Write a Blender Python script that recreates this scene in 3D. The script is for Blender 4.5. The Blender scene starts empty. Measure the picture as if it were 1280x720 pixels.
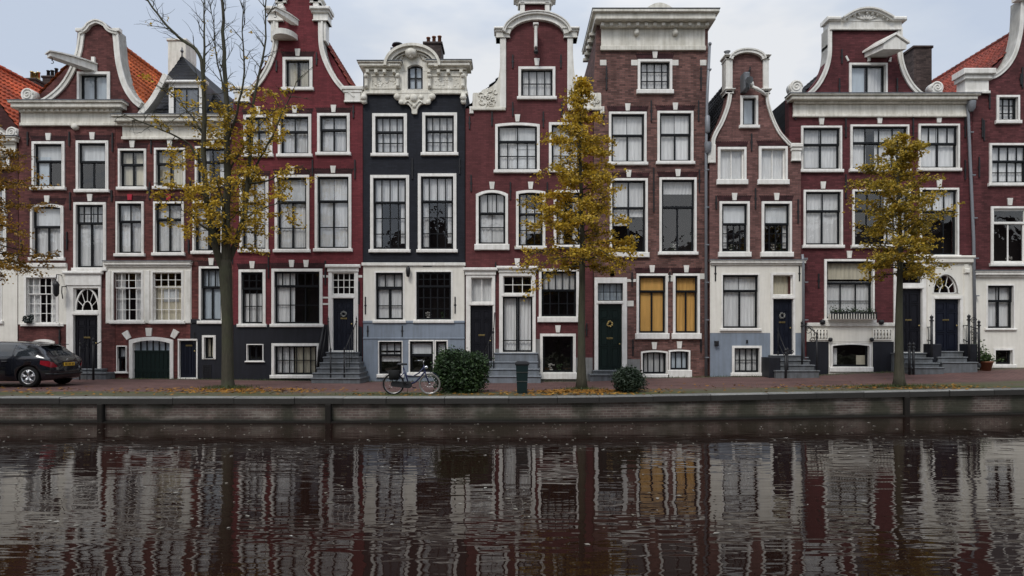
import bpy, bmesh, math, random
from mathutils import Vector, Matrix
from mathutils.geometry import delaunay_2d_cdt
random.seed(7)
R = random.Random(11)
scene = bpy.context.scene
COL = scene.collection
F = 853.33; D = 25.78; EYE = 1.57; HOR = 423.0; S = F / D
def X(px): return (px - 640.0) / S
def Z(py): return EYE + (HOR - py) / S
def at(px, depth): return (px - 640.0) * depth / F, depth - D
def zat(py, depth): return EYE + (HOR - py) * depth / F
def lerp(a, b, t): return a + (b - a) * t
def table(x, tab):
    if x <= tab[0][0]: return tab[0][1]
    for (a, va), (b, vb) in zip(tab, tab[1:]):
        if x <= b: return lerp(va, vb, (x - a) / (b - a))
    return tab[-1][1]
def quay_y(x):
    k = 1.5
    s = k * math.log1p(math.exp(min((x - 1.0) / k, 40)))
    return 17.9 + 0.143 * s - D
WATER = -0.65
_zf = [(X(p), z) for p, z in ((-400, .09), (0, .09), (250, .04), (450, -.05), (720, -.05), (800, .08), (900, .14), (1000, .16), (1060, .27), (1280, .48), (1700, .6))]
def zcop(x): return 0.02 + 0.0053 * max(0.0, min(x, 30))
def gz(x, y):
    q = quay_y(x)
    t = max(0.0, min(1.0, (y - q) / (0.0 - q)))
    return lerp(zcop(x), table(x, _zf), t * t * 0.6 + t * 0.4)

# ------------------------------------------------------------------ materials
MATS = {}
def nodes(name):
    m = bpy.data.materials.new(name); m.use_nodes = True
    nt = m.node_tree; nt.nodes.clear()
    out = nt.nodes.new('ShaderNodeOutputMaterial')
    return m, nt, out
def N(nt, t, **kw):
    n = nt.nodes.new(t)
    for k, v in kw.items():
        if k in n.inputs: n.inputs[k].default_value = v
        else: setattr(n, k, v)
    return n
def L(nt, a, b): nt.links.new(a, b)
def c4(c): return (c[0], c[1], c[2], 1.0)
def mixc(nt, fac, a, b, mode='MIX'):
    n = nt.nodes.new('ShaderNodeMix'); n.data_type = 'RGBA'; n.blend_type = mode
    n.clamp_result = False
    for sock, v in ((n.inputs[0], fac), (n.inputs[6], a), (n.inputs[7], b)):
        if hasattr(v, 'links'): L(nt, v, sock)
        elif isinstance(v, (int, float)): sock.default_value = v
        else: sock.default_value = c4(v)
    return n.outputs[2]
def ramp(nt, src, stops):
    n = nt.nodes.new('ShaderNodeValToRGB')
    el = n.color_ramp.elements
    while len(el) < len(stops): el.new(0.5)
    for e, (p, c) in zip(el, stops):
        e.position = p; e.color = c4(c) if not isinstance(c, (int, float)) else (c, c, c, 1)
    L(nt, src, n.inputs[0]); return n.outputs[0]
def noise(nt, vec, scale, detail=4, rough=.55):
    n = N(nt, 'ShaderNodeTexNoise', Scale=scale, Detail=detail, Roughness=rough)
    if vec is not None: L(nt, vec, n.inputs['Vector'])
    return n.outputs['Fac']
def mapped(nt, vec, sc):
    n = N(nt, 'ShaderNodeMapping'); n.inputs['Scale'].default_value = sc
    L(nt, vec, n.inputs['Vector']); return n.outputs[0]
def wallvec(nt, ob='Object'):
    tc = N(nt, 'ShaderNodeTexCoord'); sp = N(nt, 'ShaderNodeSeparateXYZ'); L(nt, tc.outputs[ob], sp.inputs[0])
    ad = N(nt, 'ShaderNodeMath', operation='ADD'); L(nt, sp.outputs[0], ad.inputs[0]); L(nt, sp.outputs[1], ad.inputs[1])
    cb = N(nt, 'ShaderNodeCombineXYZ'); L(nt, ad.outputs[0], cb.inputs[0]); L(nt, sp.outputs[2], cb.inputs[1])
    return tc.outputs[ob], cb.outputs[0]
def bsdf(nt, out, col, rough=.8, spec=.3, metal=0.0):
    b = N(nt, 'ShaderNodeBsdfPrincipled')
    for k, v in (('Base Color', col), ('Roughness', rough), ('Metallic', metal)):
        if hasattr(v, 'links'): L(nt, v, b.inputs[k])
        elif isinstance(v, (int, float)): b.inputs[k].default_value = v
        else: b.inputs[k].default_value = c4(v)
    b.inputs['Specular IOR Level'].default_value = spec
    L(nt, b.outputs[0], out.inputs[0]); return b
def bump(nt, b, h, strength=.4, dist=.01):
    n = N(nt, 'ShaderNodeBump', Strength=strength, Distance=dist); L(nt, h, n.inputs['Height']); L(nt, n.outputs[0], b.inputs['Normal'])
def brick(name, c, mortar=None, var=.35, painted=False, stain=.35):
    if name in MATS: return MATS[name]
    m, nt, out = nodes(name)
    obj, v = wallvec(nt)
    bt = N(nt, 'ShaderNodeTexBrick', Scale=1.0)
    bt.inputs['Brick Width'].default_value = .215; bt.inputs['Row Height'].default_value = .068
    bt.inputs['Mortar Size'].default_value = .007; bt.inputs['Mortar Smooth'].default_value = .3; bt.inputs['Bias'].default_value = 0
    L(nt, v, bt.inputs['Vector'])
    k = var * (.5 if painted else 1.1)
    bt.inputs['Color1'].default_value = c4([x * (1 - k) for x in c]); bt.inputs['Color2'].default_value = c4([x * (1 + k) for x in c])
    mo = mortar or [x * .8 for x in c]
    bt.inputs['Mortar'].default_value = c4(mo)
    big = noise(nt, obj, .9, 5, .6)
    streak = noise(nt, mapped(nt, obj, (3.2, 3.2, .28)), 1.0, 5, .65)
    col = mixc(nt, ramp(nt, big, ((.3, 0.0), (.72, 1.0))), [1 - stain] * 3, [1 + stain * .55] * 3)
    col2 = mixc(nt, ramp(nt, streak, ((.35, 0.0), (.7, 1.0))), [1 - stain * .9] * 3, [1 + stain * .3] * 3)
    f = mixc(nt, 1.0, bt.outputs['Color'], col, 'MULTIPLY'); f = mixc(nt, 1.0, f, col2, 'MULTIPLY')
    fine = noise(nt, obj, 38, 2)
    f = mixc(nt, .5, f, ramp(nt, fine, ((.3, .55), (.75, 1.4))), 'MULTIPLY')
    b = bsdf(nt, out, f, .8, .25)
    inv = N(nt, 'ShaderNodeMath', operation='SUBTRACT'); inv.inputs[0].default_value = 1; L(nt, bt.outputs['Fac'], inv.inputs[1])
    bump(nt, b, inv.outputs[0], .35 if painted else .5, .008)
    MATS[name] = m; return m
def paint(name, c, rough=.5, spec=.35, dirt=.22, scale=2.2, bmp=.15, metal=0.0):
    if name in MATS: return MATS[name]
    m, nt, out = nodes(name)
    obj, v = wallvec(nt)
    n1 = noise(nt, obj, scale, 6, .65)
    n2 = noise(nt, mapped(nt, obj, (9, 9, .8)), 1.0, 4, .6)
    f = mixc(nt, ramp(nt, n1, ((.3, 0.0), (.68, 1.0))), [1 - dirt, 1 - dirt, 1 - dirt * 1.1], [1.05] * 3)
    g = mixc(nt, ramp(nt, n2, ((.35, 0.0), (.6, 1.0))), [1 - dirt * .8, 1 - dirt * .85, 1 - dirt * .95], [1.0] * 3)
    col = mixc(nt, 1.0, c, f, 'MULTIPLY'); col = mixc(nt, 1.0, col, g, 'MULTIPLY')
    b = bsdf(nt, out, col, rough, spec, metal)
    if bmp: bump(nt, b, noise(nt, obj, 30, 3), bmp, .01)
    MATS[name] = m; return m
def plain(name, c, rough=.5, spec=.4, metal=0.0):
    if name in MATS: return MATS[name]
    m, nt, out = nodes(name); tc = N(nt, 'ShaderNodeTexCoord')
    n1 = noise(nt, tc.outputs['Object'], 14, 3)
    col = mixc(nt, n1, [x * .8 for x in c], [x * 1.2 for x in c])
    bsdf(nt, out, col, rough, spec, metal)
    MATS[name] = m; return m
def glass_mat():
    m, nt, out = nodes('window_glass'); tc = N(nt, 'ShaderNodeTexCoord')
    info = N(nt, 'ShaderNodeObjectInfo')
    off = N(nt, 'ShaderNodeVectorMath', operation='ADD'); L(nt, tc.outputs['Object'], off.inputs[0]); L(nt, info.outputs['Random'], off.inputs[1])
    h = noise(nt, off.outputs[0], 2.6, 2, .4)
    bp = N(nt, 'ShaderNodeBump', Strength=.16, Distance=.05); L(nt, h, bp.inputs['Height'])
    ge = N(nt, 'ShaderNodeNewGeometry'); dt = N(nt, 'ShaderNodeVectorMath', operation='DOT_PRODUCT'); L(nt, ge.outputs['Normal'], dt.inputs[0]); L(nt, ge.outputs['Incoming'], dt.inputs[1])
    ab = N(nt, 'ShaderNodeMath', operation='ABSOLUTE'); L(nt, dt.outputs['Value'], ab.inputs[0])
    om = N(nt, 'ShaderNodeMath', operation='SUBTRACT'); om.inputs[0].default_value = 1; L(nt, ab.outputs[0], om.inputs[1])
    pw = N(nt, 'ShaderNodeMath', operation='POWER'); L(nt, om.outputs[0], pw.inputs[0]); pw.inputs[1].default_value = 5
    mul = N(nt, 'ShaderNodeMath', operation='MULTIPLY_ADD'); L(nt, pw.outputs[0], mul.inputs[0]); mul.inputs[1].default_value = .88; mul.inputs[2].default_value = .115; mul.use_clamp = True
    tr = N(nt, 'ShaderNodeBsdfTransparent'); tr.inputs[0].default_value = (.965, .975, .98, 1)
    gl = N(nt, 'ShaderNodeBsdfGlossy', Roughness=.02); L(nt, bp.outputs[0], gl.inputs['Normal'])
    mx = N(nt, 'ShaderNodeMixShader'); L(nt, mul.outputs[0], mx.inputs[0]); L(nt, tr.outputs[0], mx.inputs[1]); L(nt, gl.outputs[0], mx.inputs[2])
    L(nt, mx.outputs[0], out.inputs[0]); return m
def leaf_mat(name, stops, trans=.35):
    m, nt, out = nodes(name); ge = N(nt, 'ShaderNodeNewGeometry'); tc = N(nt, 'ShaderNodeTexCoord')
    big = noise(nt, tc.outputs['Object'], 1.3, 3)
    ad = N(nt, 'ShaderNodeMath', operation='MULTIPLY_ADD'); L(nt, ge.outputs['Random Per Island'], ad.inputs[0]); ad.inputs[1].default_value = .55
    sub = N(nt, 'ShaderNodeMath', operation='MULTIPLY_ADD'); L(nt, big, sub.inputs[0]); sub.inputs[1].default_value = 1.1; sub.inputs[2].default_value = -.32
    L(nt, sub.outputs[0], ad.inputs[2])
    col = ramp(nt, ad.outputs[0], stops)
    d = N(nt, 'ShaderNodeBsdfDiffuse'); t = N(nt, 'ShaderNodeBsdfTranslucent'); L(nt, col, d.inputs[0]); L(nt, col, t.inputs[0])
    g = N(nt, 'ShaderNodeBsdfGlossy', Roughness=.5); g.inputs[0].default_value = (1, 1, 1, 1)
    mx = N(nt, 'ShaderNodeMixShader'); mx.inputs[0].default_value = trans; L(nt, d.outputs[0], mx.inputs[1]); L(nt, t.outputs[0], mx.inputs[2])
    m2 = N(nt, 'ShaderNodeMixShader'); m2.inputs[0].default_value = .03; L(nt, mx.outputs[0], m2.inputs[1]); L(nt, g.outputs[0], m2.inputs[2])
    L(nt, m2.outputs[0], out.inputs[0]); return m
def bark_mat():
    m, nt, out = nodes('bark'); tc = N(nt, 'ShaderNodeTexCoord')
    a = noise(nt, mapped(nt, tc.outputs['Object'], (9, 9, 1.6)), 2.0, 5, .6)
    g = noise(nt, tc.outputs['Object'], 1.6, 4)
    col = mixc(nt, a, (.024, .022, .017), (.095, .088, .064))
    col = mixc(nt, ramp(nt, g, ((.45, 0.0), (.75, .6))), col, (.065, .075, .038))
    b = bsdf(nt, out, col, .9, .15); bump(nt, b, a, .7, .03); return m
def curtain_mat(name, c, tr=.0):
    m, nt, out = nodes(name); info = N(nt, 'ShaderNodeObjectInfo'); tc = N(nt, 'ShaderNodeTexCoord')
    r = ramp(nt, info.outputs['Random'], ((0.0, .84), (1.0, 1.06)))
    n1 = noise(nt, mapped(nt, tc.outputs['Object'], (7, 7, .7)), 1.5, 3)
    col = mixc(nt, 1.0, c, r, 'MULTIPLY'); col = mixc(nt, 1.0, col, ramp(nt, n1, ((.3, .80), (.7, 1.06))), 'MULTIPLY')
    bsdf(nt, out, col, .9, .1); return m

M = {}
M['glass'] = glass_mat()
M['white'] = paint('white_paint', (.83, .81, .765), .45, .35, .20, 2.5, .08)
M['frame'] = paint('white_frame_paint', (.84, .82, .785), .4, .4, .14, 4, .05)
M['cream'] = paint('cream_stone_paint', (.81, .78, .705), .55, .3, .26, 2.0, .3)
M['plaster'] = paint('white_plaster', (.79, .76, .69), .7, .25, .10, 1.2, .2)
M['bluegrey'] = paint('blue_grey_plaster', (.235, .275, .335), .7, .25, .18, 1.3, .15)
M['stonegrey'] = paint('grey_stone', (.27, .27, .27), .8, .2, .25, 3, .25)
M['step'] = paint('step_stone', (.155, .165, .18), .75, .25, .3, 4, .25)
M['stepblue'] = paint('step_blue_stone', (.20, .22, .25), .7, .25, .25, 4, .2)
M['blackbase'] = paint('black_plaster', (.016, .017, .024), .55, .3, .3, 1.5, .15)
M['lead'] = paint('lead_grey', (.17, .18, .2), .6, .3, .3, 3, .1)
M['sash'] = plain('dark_sash_paint', (.006, .007, .009), .45, .25)
M['sashw'] = plain('white_sash_paint', (.82, .80, .76), .4, .4)
M['iron'] = plain('black_iron', (.012, .012, .014), .5, .4)
M['doorblack'] = plain('black_door_paint', (.006, .006, .010), .45, .3)
M['doorblue'] = plain('navy_door_paint', (.006, .008, .017), .45, .3)
M['doorgreen'] = plain('dark_green_paint', (.005, .014, .012), .4, .35)
M['brass'] = plain('brass', (.55, .42, .18), .3, .5, 1.0)
M['pewter'] = plain('pewter', (.3, .3, .28), .35, .5, .9)
M['room'] = plain('unlit_room_dark', (.016, .014, .013), .9, .1)
M['curtain'] = curtain_mat('white_curtain', (.80, .79, .775))
M['blind'] = curtain_mat('white_blind', (.78, .79, .79))
M['blueblind'] = curtain_mat('pale_blue_blind', (.55, .61, .66))
M['ochre'] = curtain_mat('ochre_blind', (.74, .42, .13))
M['beige'] = curtain_mat('beige_curtain', (.64, .58, .45))
M['pinkred'] = plain('red_flower', (.4, .03, .05), .7, .2)
M['terracotta'] = plain('terracotta', (.22, .09, .05), .8, .2)
M['zinc'] = plain('zinc_pipe', (.22, .23, .25), .5, .4, .3)
M['bark'] = bark_mat()

# ------------------------------------------------------------------ mesh builder
class MB:
    def __init__(s): s.v = []; s.f = []; s.sm = []
    def add(s, vs, fs, smooth=False):
        o = len(s.v); s.v += [tuple(p) for p in vs]
        for f in fs: s.f.append([i + o for i in f]); s.sm.append(smooth)
        return s
    def box(s, x0, x1, y0, y1, z0, z1):
        v = [(x0, y0, z0), (x1, y0, z0), (x1, y1, z0), (x0, y1, z0), (x0, y0, z1), (x1, y0, z1), (x1, y1, z1), (x0, y1, z1)]
        return s.add(v, [(0, 3, 2, 1), (4, 5, 6, 7), (0, 1, 5, 4), (1, 2, 6, 5), (2, 3, 7, 6), (3, 0, 4, 7)])
    def bbox(s, x0, x1, y0, y1, z0, z1, b=.012):      # box with chamfered front edges
        b = min(b, (x1 - x0) * .4, (z1 - z0) * .4, (y1 - y0) * .4)
        v = [(x0, y0 + b, z0), (x1, y0 + b, z0), (x1, y0 + b, z1), (x0, y0 + b, z1),
             (x0 + b, y0, z0 + b), (x1 - b, y0, z0 + b), (x1 - b, y0, z1 - b), (x0 + b, y0, z1 - b),
             (x0, y1, z0), (x1, y1, z0), (x1, y1, z1), (x0, y1, z1)]
        return s.add(v, [(4, 5, 6, 7), (0, 1, 5, 4), (1, 2, 6, 5), (2, 3, 7, 6), (3, 0, 4, 7), (1, 0, 8, 9), (2, 1, 9, 10), (3, 2, 10, 11), (0, 3, 11, 8), (8, 11, 10, 9)])
    def prism(s, poly, y0, y1, smooth=False):          # poly in x,z ; extruded along y
        n = len(poly)
        v = [(x, y0, z) for x, z in poly] + [(x, y1, z) for x, z in poly]
        fs = [tuple(range(n)), tuple(range(2 * n - 1, n - 1, -1))]
        s.add(v, fs)
        return s.add(v, [(i, (i + 1) % n, n + (i + 1) % n, n + i) for i in range(n)], smooth)
    def ring(s, a, b, y0, y1):                          # frame between outline a and outline b
        n = len(a)
        v = [(x, y0, z) for x, z in a] + [(x, y0, z) for x, z in b] + [(x, y1, z) for x, z in a] + [(x, y1, z) for x, z in b]
        fs = []
        for i in range(n):
            j = (i + 1) % n
            fs += [(i, j, n + j, n + i), (2 * n + i, 2 * n + j, j, i), (n + i, n + j, 3 * n + j, 3 * n + i)]
        return s.add(v, fs)
    def band(s, pts, w, y0, y1, side=1):               # strip of width w along an open x,z polyline
        nrm = []
        for i in range(len(pts)):
            a = pts[max(0, i - 1)]; b = pts[min(len(pts) - 1, i + 1)]
            dx, dz = b[0] - a[0], b[1] - a[1]; l = math.hypot(dx, dz) or 1
            nrm.append((-dz / l * side, dx / l * side))
        ins = [(p[0] + n[0] * w, p[1] + n[1] * w) for p, n in zip(pts, nrm)]
        poly = pts + ins[::-1]; n = len(pts)
        v = [(x, y0, z) for x, z in pts] + [(x, y0, z) for x, z in ins] + [(x, y1, z) for x, z in pts] + [(x, y1, z) for x, z in ins]
        fs = []
        for i in range(n - 1):
            fs += [(i, i + 1, n + i + 1, n + i), (2 * n + i, 2 * n + i + 1, i + 1, i), (n + i, n + i + 1, 3 * n + i + 1, 3 * n + i), (2 * n + i + 1, 2 * n + i, 3 * n + i, 3 * n + i + 1)]
        fs += [(0, n, 3 * n, 2 * n), (n - 1, 2 * n - 1, 4 * n - 1, 3 * n - 1)]
        return s.add(v, fs)
    def tube(s, pts, rad, n=6, cap=True, smooth=True):
        pts = [Vector(p) for p in pts]
        if not hasattr(rad, '__len__'): rad = [rad] * len(pts)
        vs = []; ref = None
        for i, p in enumerate(pts):
            t = (pts[min(i + 1, len(pts) - 1)] - pts[max(i - 1, 0)])
            t = t.normalized() if t.length > 1e-9 else Vector((0, 0, 1))
            if ref is None:
                ref = Vector((1, 0, 0)) if abs(t.x) < .8 else Vector((0, 1, 0))
            u = (ref - t * ref.dot(t)); u = u.normalized() if u.length > 1e-6 else t.orthogonal().normalized()
            ref = u; w = t.cross(u)
            for k in range(n):
                a = 2 * math.pi * k / n
                vs.append(p + (u * math.cos(a) + w * math.sin(a)) * rad[i])
        fs = [(i * n + k, i * n + (k + 1) % n, (i + 1) * n + (k + 1) % n, (i + 1) * n + k) for i in range(len(pts) - 1) for k in range(n)]
        s.add(vs, fs, smooth)
        if cap:
            s.add(vs[:n], [tuple(range(n - 1, -1, -1))]); s.add(vs[-n:], [tuple(range(n))])
        return s
    def lathe(s, prof, cx, cy, n=16, axis='z', smooth=True):   # prof: (radius, height along axis)
        vs = []
        for r, h in prof:
            for k in range(n):
                a = 2 * math.pi * k / n
                c, d = r * math.cos(a), r * math.sin(a)
                vs.append((cx + c, cy + d, h) if axis == 'z' else (cx + c, h, cy + d))
        fs = [(i * n + k, i * n + (k + 1) % n, (i + 1) * n + (k + 1) % n, (i + 1) * n + k) for i in range(len(prof) - 1) for k in range(n)]
        return s.add(vs, fs, smooth)
    def ball(s, c, r, n=10, sx=1, sy=1, sz=1):
        m = n // 2; vs = []; fs = []
        for i in range(m + 1):
            th = math.pi * i / m
            for k in range(n):
                a = 2 * math.pi * k / n
                vs.append((c[0] + r * sx * math.sin(th) * math.cos(a), c[1] + r * sy * math.sin(th) * math.sin(a), c[2] + r * sz * math.cos(th)))
        fs = [(i * n + k, (i + 1) * n + k, (i + 1) * n + (k + 1) % n, i * n + (k + 1) % n) for i in range(m) for k in range(n)]
        return s.add(vs, fs, True)
    def pieces(s, gap=.012):                            # touching islands stay one piece
        par = list(range(len(s.v)))
        def find(i):
            while par[i] != i: par[i] = par[par[i]]; i = par[i]
            return i
        key = {}
        for i, p in enumerate(s.v):
            k = tuple(round(c, 4) for c in p)
            if k in key: par[find(i)] = find(key[k])
            else: key[k] = i
        for f in s.f:
            r = find(f[0])
            for i in f[1:]: par[find(i)] = r
        isl = {}
        for n, f in enumerate(s.f): isl.setdefault(find(f[0]), []).append(n)
        bb = []
        for r, fl in isl.items():
            P = [s.v[i] for n in fl for i in s.f[n]]
            bb.append([[min(p[k] for p in P) - gap for k in range(3)], [max(p[k] for p in P) + gap for k in range(3)], fl])
        grp = list(range(len(bb)))
        def gf(i):
            while grp[i] != i: i = grp[i]
            return i
        for i in range(len(bb)):
            for j in range(i):
                if all(bb[i][0][k] <= bb[j][1][k] and bb[j][0][k] <= bb[i][1][k] for k in range(3)): grp[gf(i)] = gf(j)
        out = {}
        for i in range(len(bb)): out.setdefault(gf(i), []).extend(bb[i][2])
        res = []
        for fl in out.values():
            m = MB(); mp = {}
            for n in fl:
                for i in s.f[n]:
                    if i not in mp: mp[i] = len(m.v); m.v.append(s.v[i])
                m.f.append([mp[i] for i in s.f[n]]); m.sm.append(s.sm[n])
            res.append(m)
        return res
    def build(s, name, mat, parent=None, origin=(0, 0, 0), normals=True):
        if parent is not None: origin = parent['o3'] if 'o3' in parent else origin
        me = bpy.data.meshes.new(name)
        ox, oy, oz = origin
        me.from_pydata([(a - ox, b - oy, c - oz) for a, b, c in s.v], [], s.f)
        me.polygons.foreach_set('use_smooth', s.sm)
        if normals:
            bm = bmesh.new(); bm.from_mesh(me)
            bmesh.ops.remove_doubles(bm, verts=bm.verts, dist=1e-5)
            bmesh.ops.recalc_face_normals(bm, faces=bm.faces); bm.to_mesh(me); bm.free()
        me.update()
        if mat is not None: me.materials.append(mat)
        o = bpy.data.objects.new(name, me); COL.objects.link(o)
        if parent is not None:
            o.parent = parent; o['o3'] = tuple(origin)
        else: o.location = origin
        return o
def tag(o, label=None, cat=None, group=None, kind=None):
    if label: o['label'] = label
    if cat: o['category'] = cat
    if group: o['group'] = group
    if kind: o['kind'] = kind
    return o
def empty(name, loc, label, cat, group=None):
    o = bpy.data.objects.new(name, None); COL.objects.link(o); o.location = loc; o['o3'] = tuple(loc)
    o.empty_display_size = .3
    return tag(o, label, cat, group)
def arch(x0, x1, z0, z1, rise=0, n=10):                # rectangle whose top is a circular segment
    if rise <= 0: return [(x0, z0), (x1, z0), (x1, z1), (x0, z1)]
    c = (x0 + x1) / 2; h = (x1 - x0) / 2
    rad = (h * h + rise * rise) / (2 * rise); cz = z1 - rad; a0 = math.asin(min(1, h / rad))
    if rise > h: a0 = math.pi / 2
    pts = [(x0, z0), (x1, z0)]
    for i in range(n + 1):
        a = a0 - 2 * a0 * i / n
        pts.append((c + rad * math.sin(a), cz + rad * math.cos(a)))
    return pts
def arc(cx, cz, r, a0, a1, n=16, sx=1):
    return [(cx + sx * r * math.cos(math.radians(lerp(a0, a1, i / n))), cz + r * math.sin(math.radians(lerp(a0, a1, i / n)))) for i in range(n + 1)]
def smooth_pts(pts, k=6):                              # catmull-rom through x,z points
    out = []
    for i in range(len(pts) - 1):
        p0, p1, p2, p3 = pts[max(0, i - 1)], pts[i], pts[i + 1], pts[min(len(pts) - 1, i + 2)]
        for j in range(k):
            t = j / k
            out.append(tuple(.5 * (2 * b + (c - a) * t + (2 * a - 5 * b + 4 * c - d) * t * t + (3 * b - a - 3 * c + d) * t ** 3) for a, b, c, d in zip(p0, p1, p2, p3)))
    out.append(tuple(pts[-1])); return out
def inside(p, poly):
    r = False; x, y = p; j = len(poly) - 1
    for i in range(len(poly)):
        xi, yi = poly[i]; xj, yj = poly[j]
        if (yi > y) != (yj > y) and x < (xj - xi) * (y - yi) / (yj - yi) + xi: r = not r
        j = i
    return r
def sheet(mb, outline, holes, y0, y1):                 # flat wall with openings, extruded from y0 to y1
    vs = []; es = []
    for poly in [outline] + holes:
        o = len(vs); n = len(poly)
        vs += [Vector(p) for p in poly]; es += [(o + i, o + (i + 1) % n) for i in range(n)]
    v, e, f, *_ = delaunay_2d_cdt(vs, es, [], 0, 1e-5)
    keep = []
    for t in f:
        c = (sum(v[i].x for i in t) / len(t), sum(v[i].y for i in t) / len(t))
        if inside(c, outline) and not any(inside(c, h) for h in holes): keep.append(tuple(t))
    cnt = {}
    for t in keep:
        for i in range(len(t)):
            a, b = t[i], t[(i + 1) % len(t)]
            cnt.setdefault((min(a, b), max(a, b)), []).append((a, b))
    n = len(v)
    allv = [(p.x, y0, p.y) for p in v] + [(p.x, y1, p.y) for p in v]
    fs = list(keep) + [tuple(i + n for i in reversed(t)) for t in keep]
    for k, l in cnt.items():
        if len(l) == 1:
            a, b = l[0]; fs.append((b, a, a + n, b + n))
    mb.add(allv, fs); return mb
# ------------------------------------------------------------------ canal houses
def pleat(mb, x0, x1, z0, z1, y, amp=.022, per=.15):
    n = max(2, int((x1 - x0) / per * 6)); ph = R.random() * 6; vs = []
    for i in range(n + 1):
        t = i / n; x = lerp(x0, x1, t)
        a = amp * math.sin(t * (x1 - x0) / per * 6.283 + ph + .9 * math.sin(t * 7 + ph))
        vs += [(x, y + a, z0), (x + .01 * math.sin(ph + i), y + a * .7, z1)]
    mb.add(vs, [(2 * i, 2 * i + 2, 2 * i + 3, 2 * i + 1) for i in range(n)], True)
CUR = {
    'net': [('curtain', 0, 1, 0, 1, 1)],
    'drapes': [('curtain', 0, .49, 0, 1, 1), ('curtain', .51, 1, 0, 1, 1)],
    'split': [('curtain', 0, .34, 0, 1, 1), ('curtain', .68, 1, 0, 1, 1)],
    'left': [('curtain', 0, .42, 0, 1, 1)],
    'right': [('curtain', .6, 1, 0, 1, 1)],
    'blind_half': [('blind', 0, 1, 0, .42, 0)],
    'blind_full': [('blind', 0, 1, 0, 1, 0)],
    'blind_drapes': [('blind', 0, 1, 0, .40, 0), ('curtain', 0, .49, .3, 1, 1), ('curtain', .51, 1, .3, 1, 1)],
    'blind_left': [('blind', 0, 1, 0, .42, 0), ('blueblind', 0, .48, .3, 1, 0)],
    'low': [('curtain', 0, 1, .42, 1, 1)],
    'top_low': [('curtain', 0, 1, 0, .36, 1), ('curtain', 0, .24, .3, .95, 1), ('curtain', .8, 1, .3, .9, 1)],
    'beige': [('beige', 0, .42, 0, 1, 1), ('beige', .56, 1, 0, 1, 1)],
    'ochre': [('ochre', 0, 1, 0, 1, 1)],
    'ochre_blind': [('ochre', 0, 1, 0, 1, 0)],
    'valance': [('curtain', 0, 1, 0, .42, 1)],
    'blue': [('blueblind', 0, 1, 0, 1, 0)],
    'cafe': [('blind', 0, 1, 0, .3, 0), ('curtain', 0, 1, .36, .62, 1)],
    'split_net': [('curtain', 0, .3, .05, 1, 1), ('curtain', .36, 1, .3, .75, 1)],
    'dark': [],
}
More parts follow.
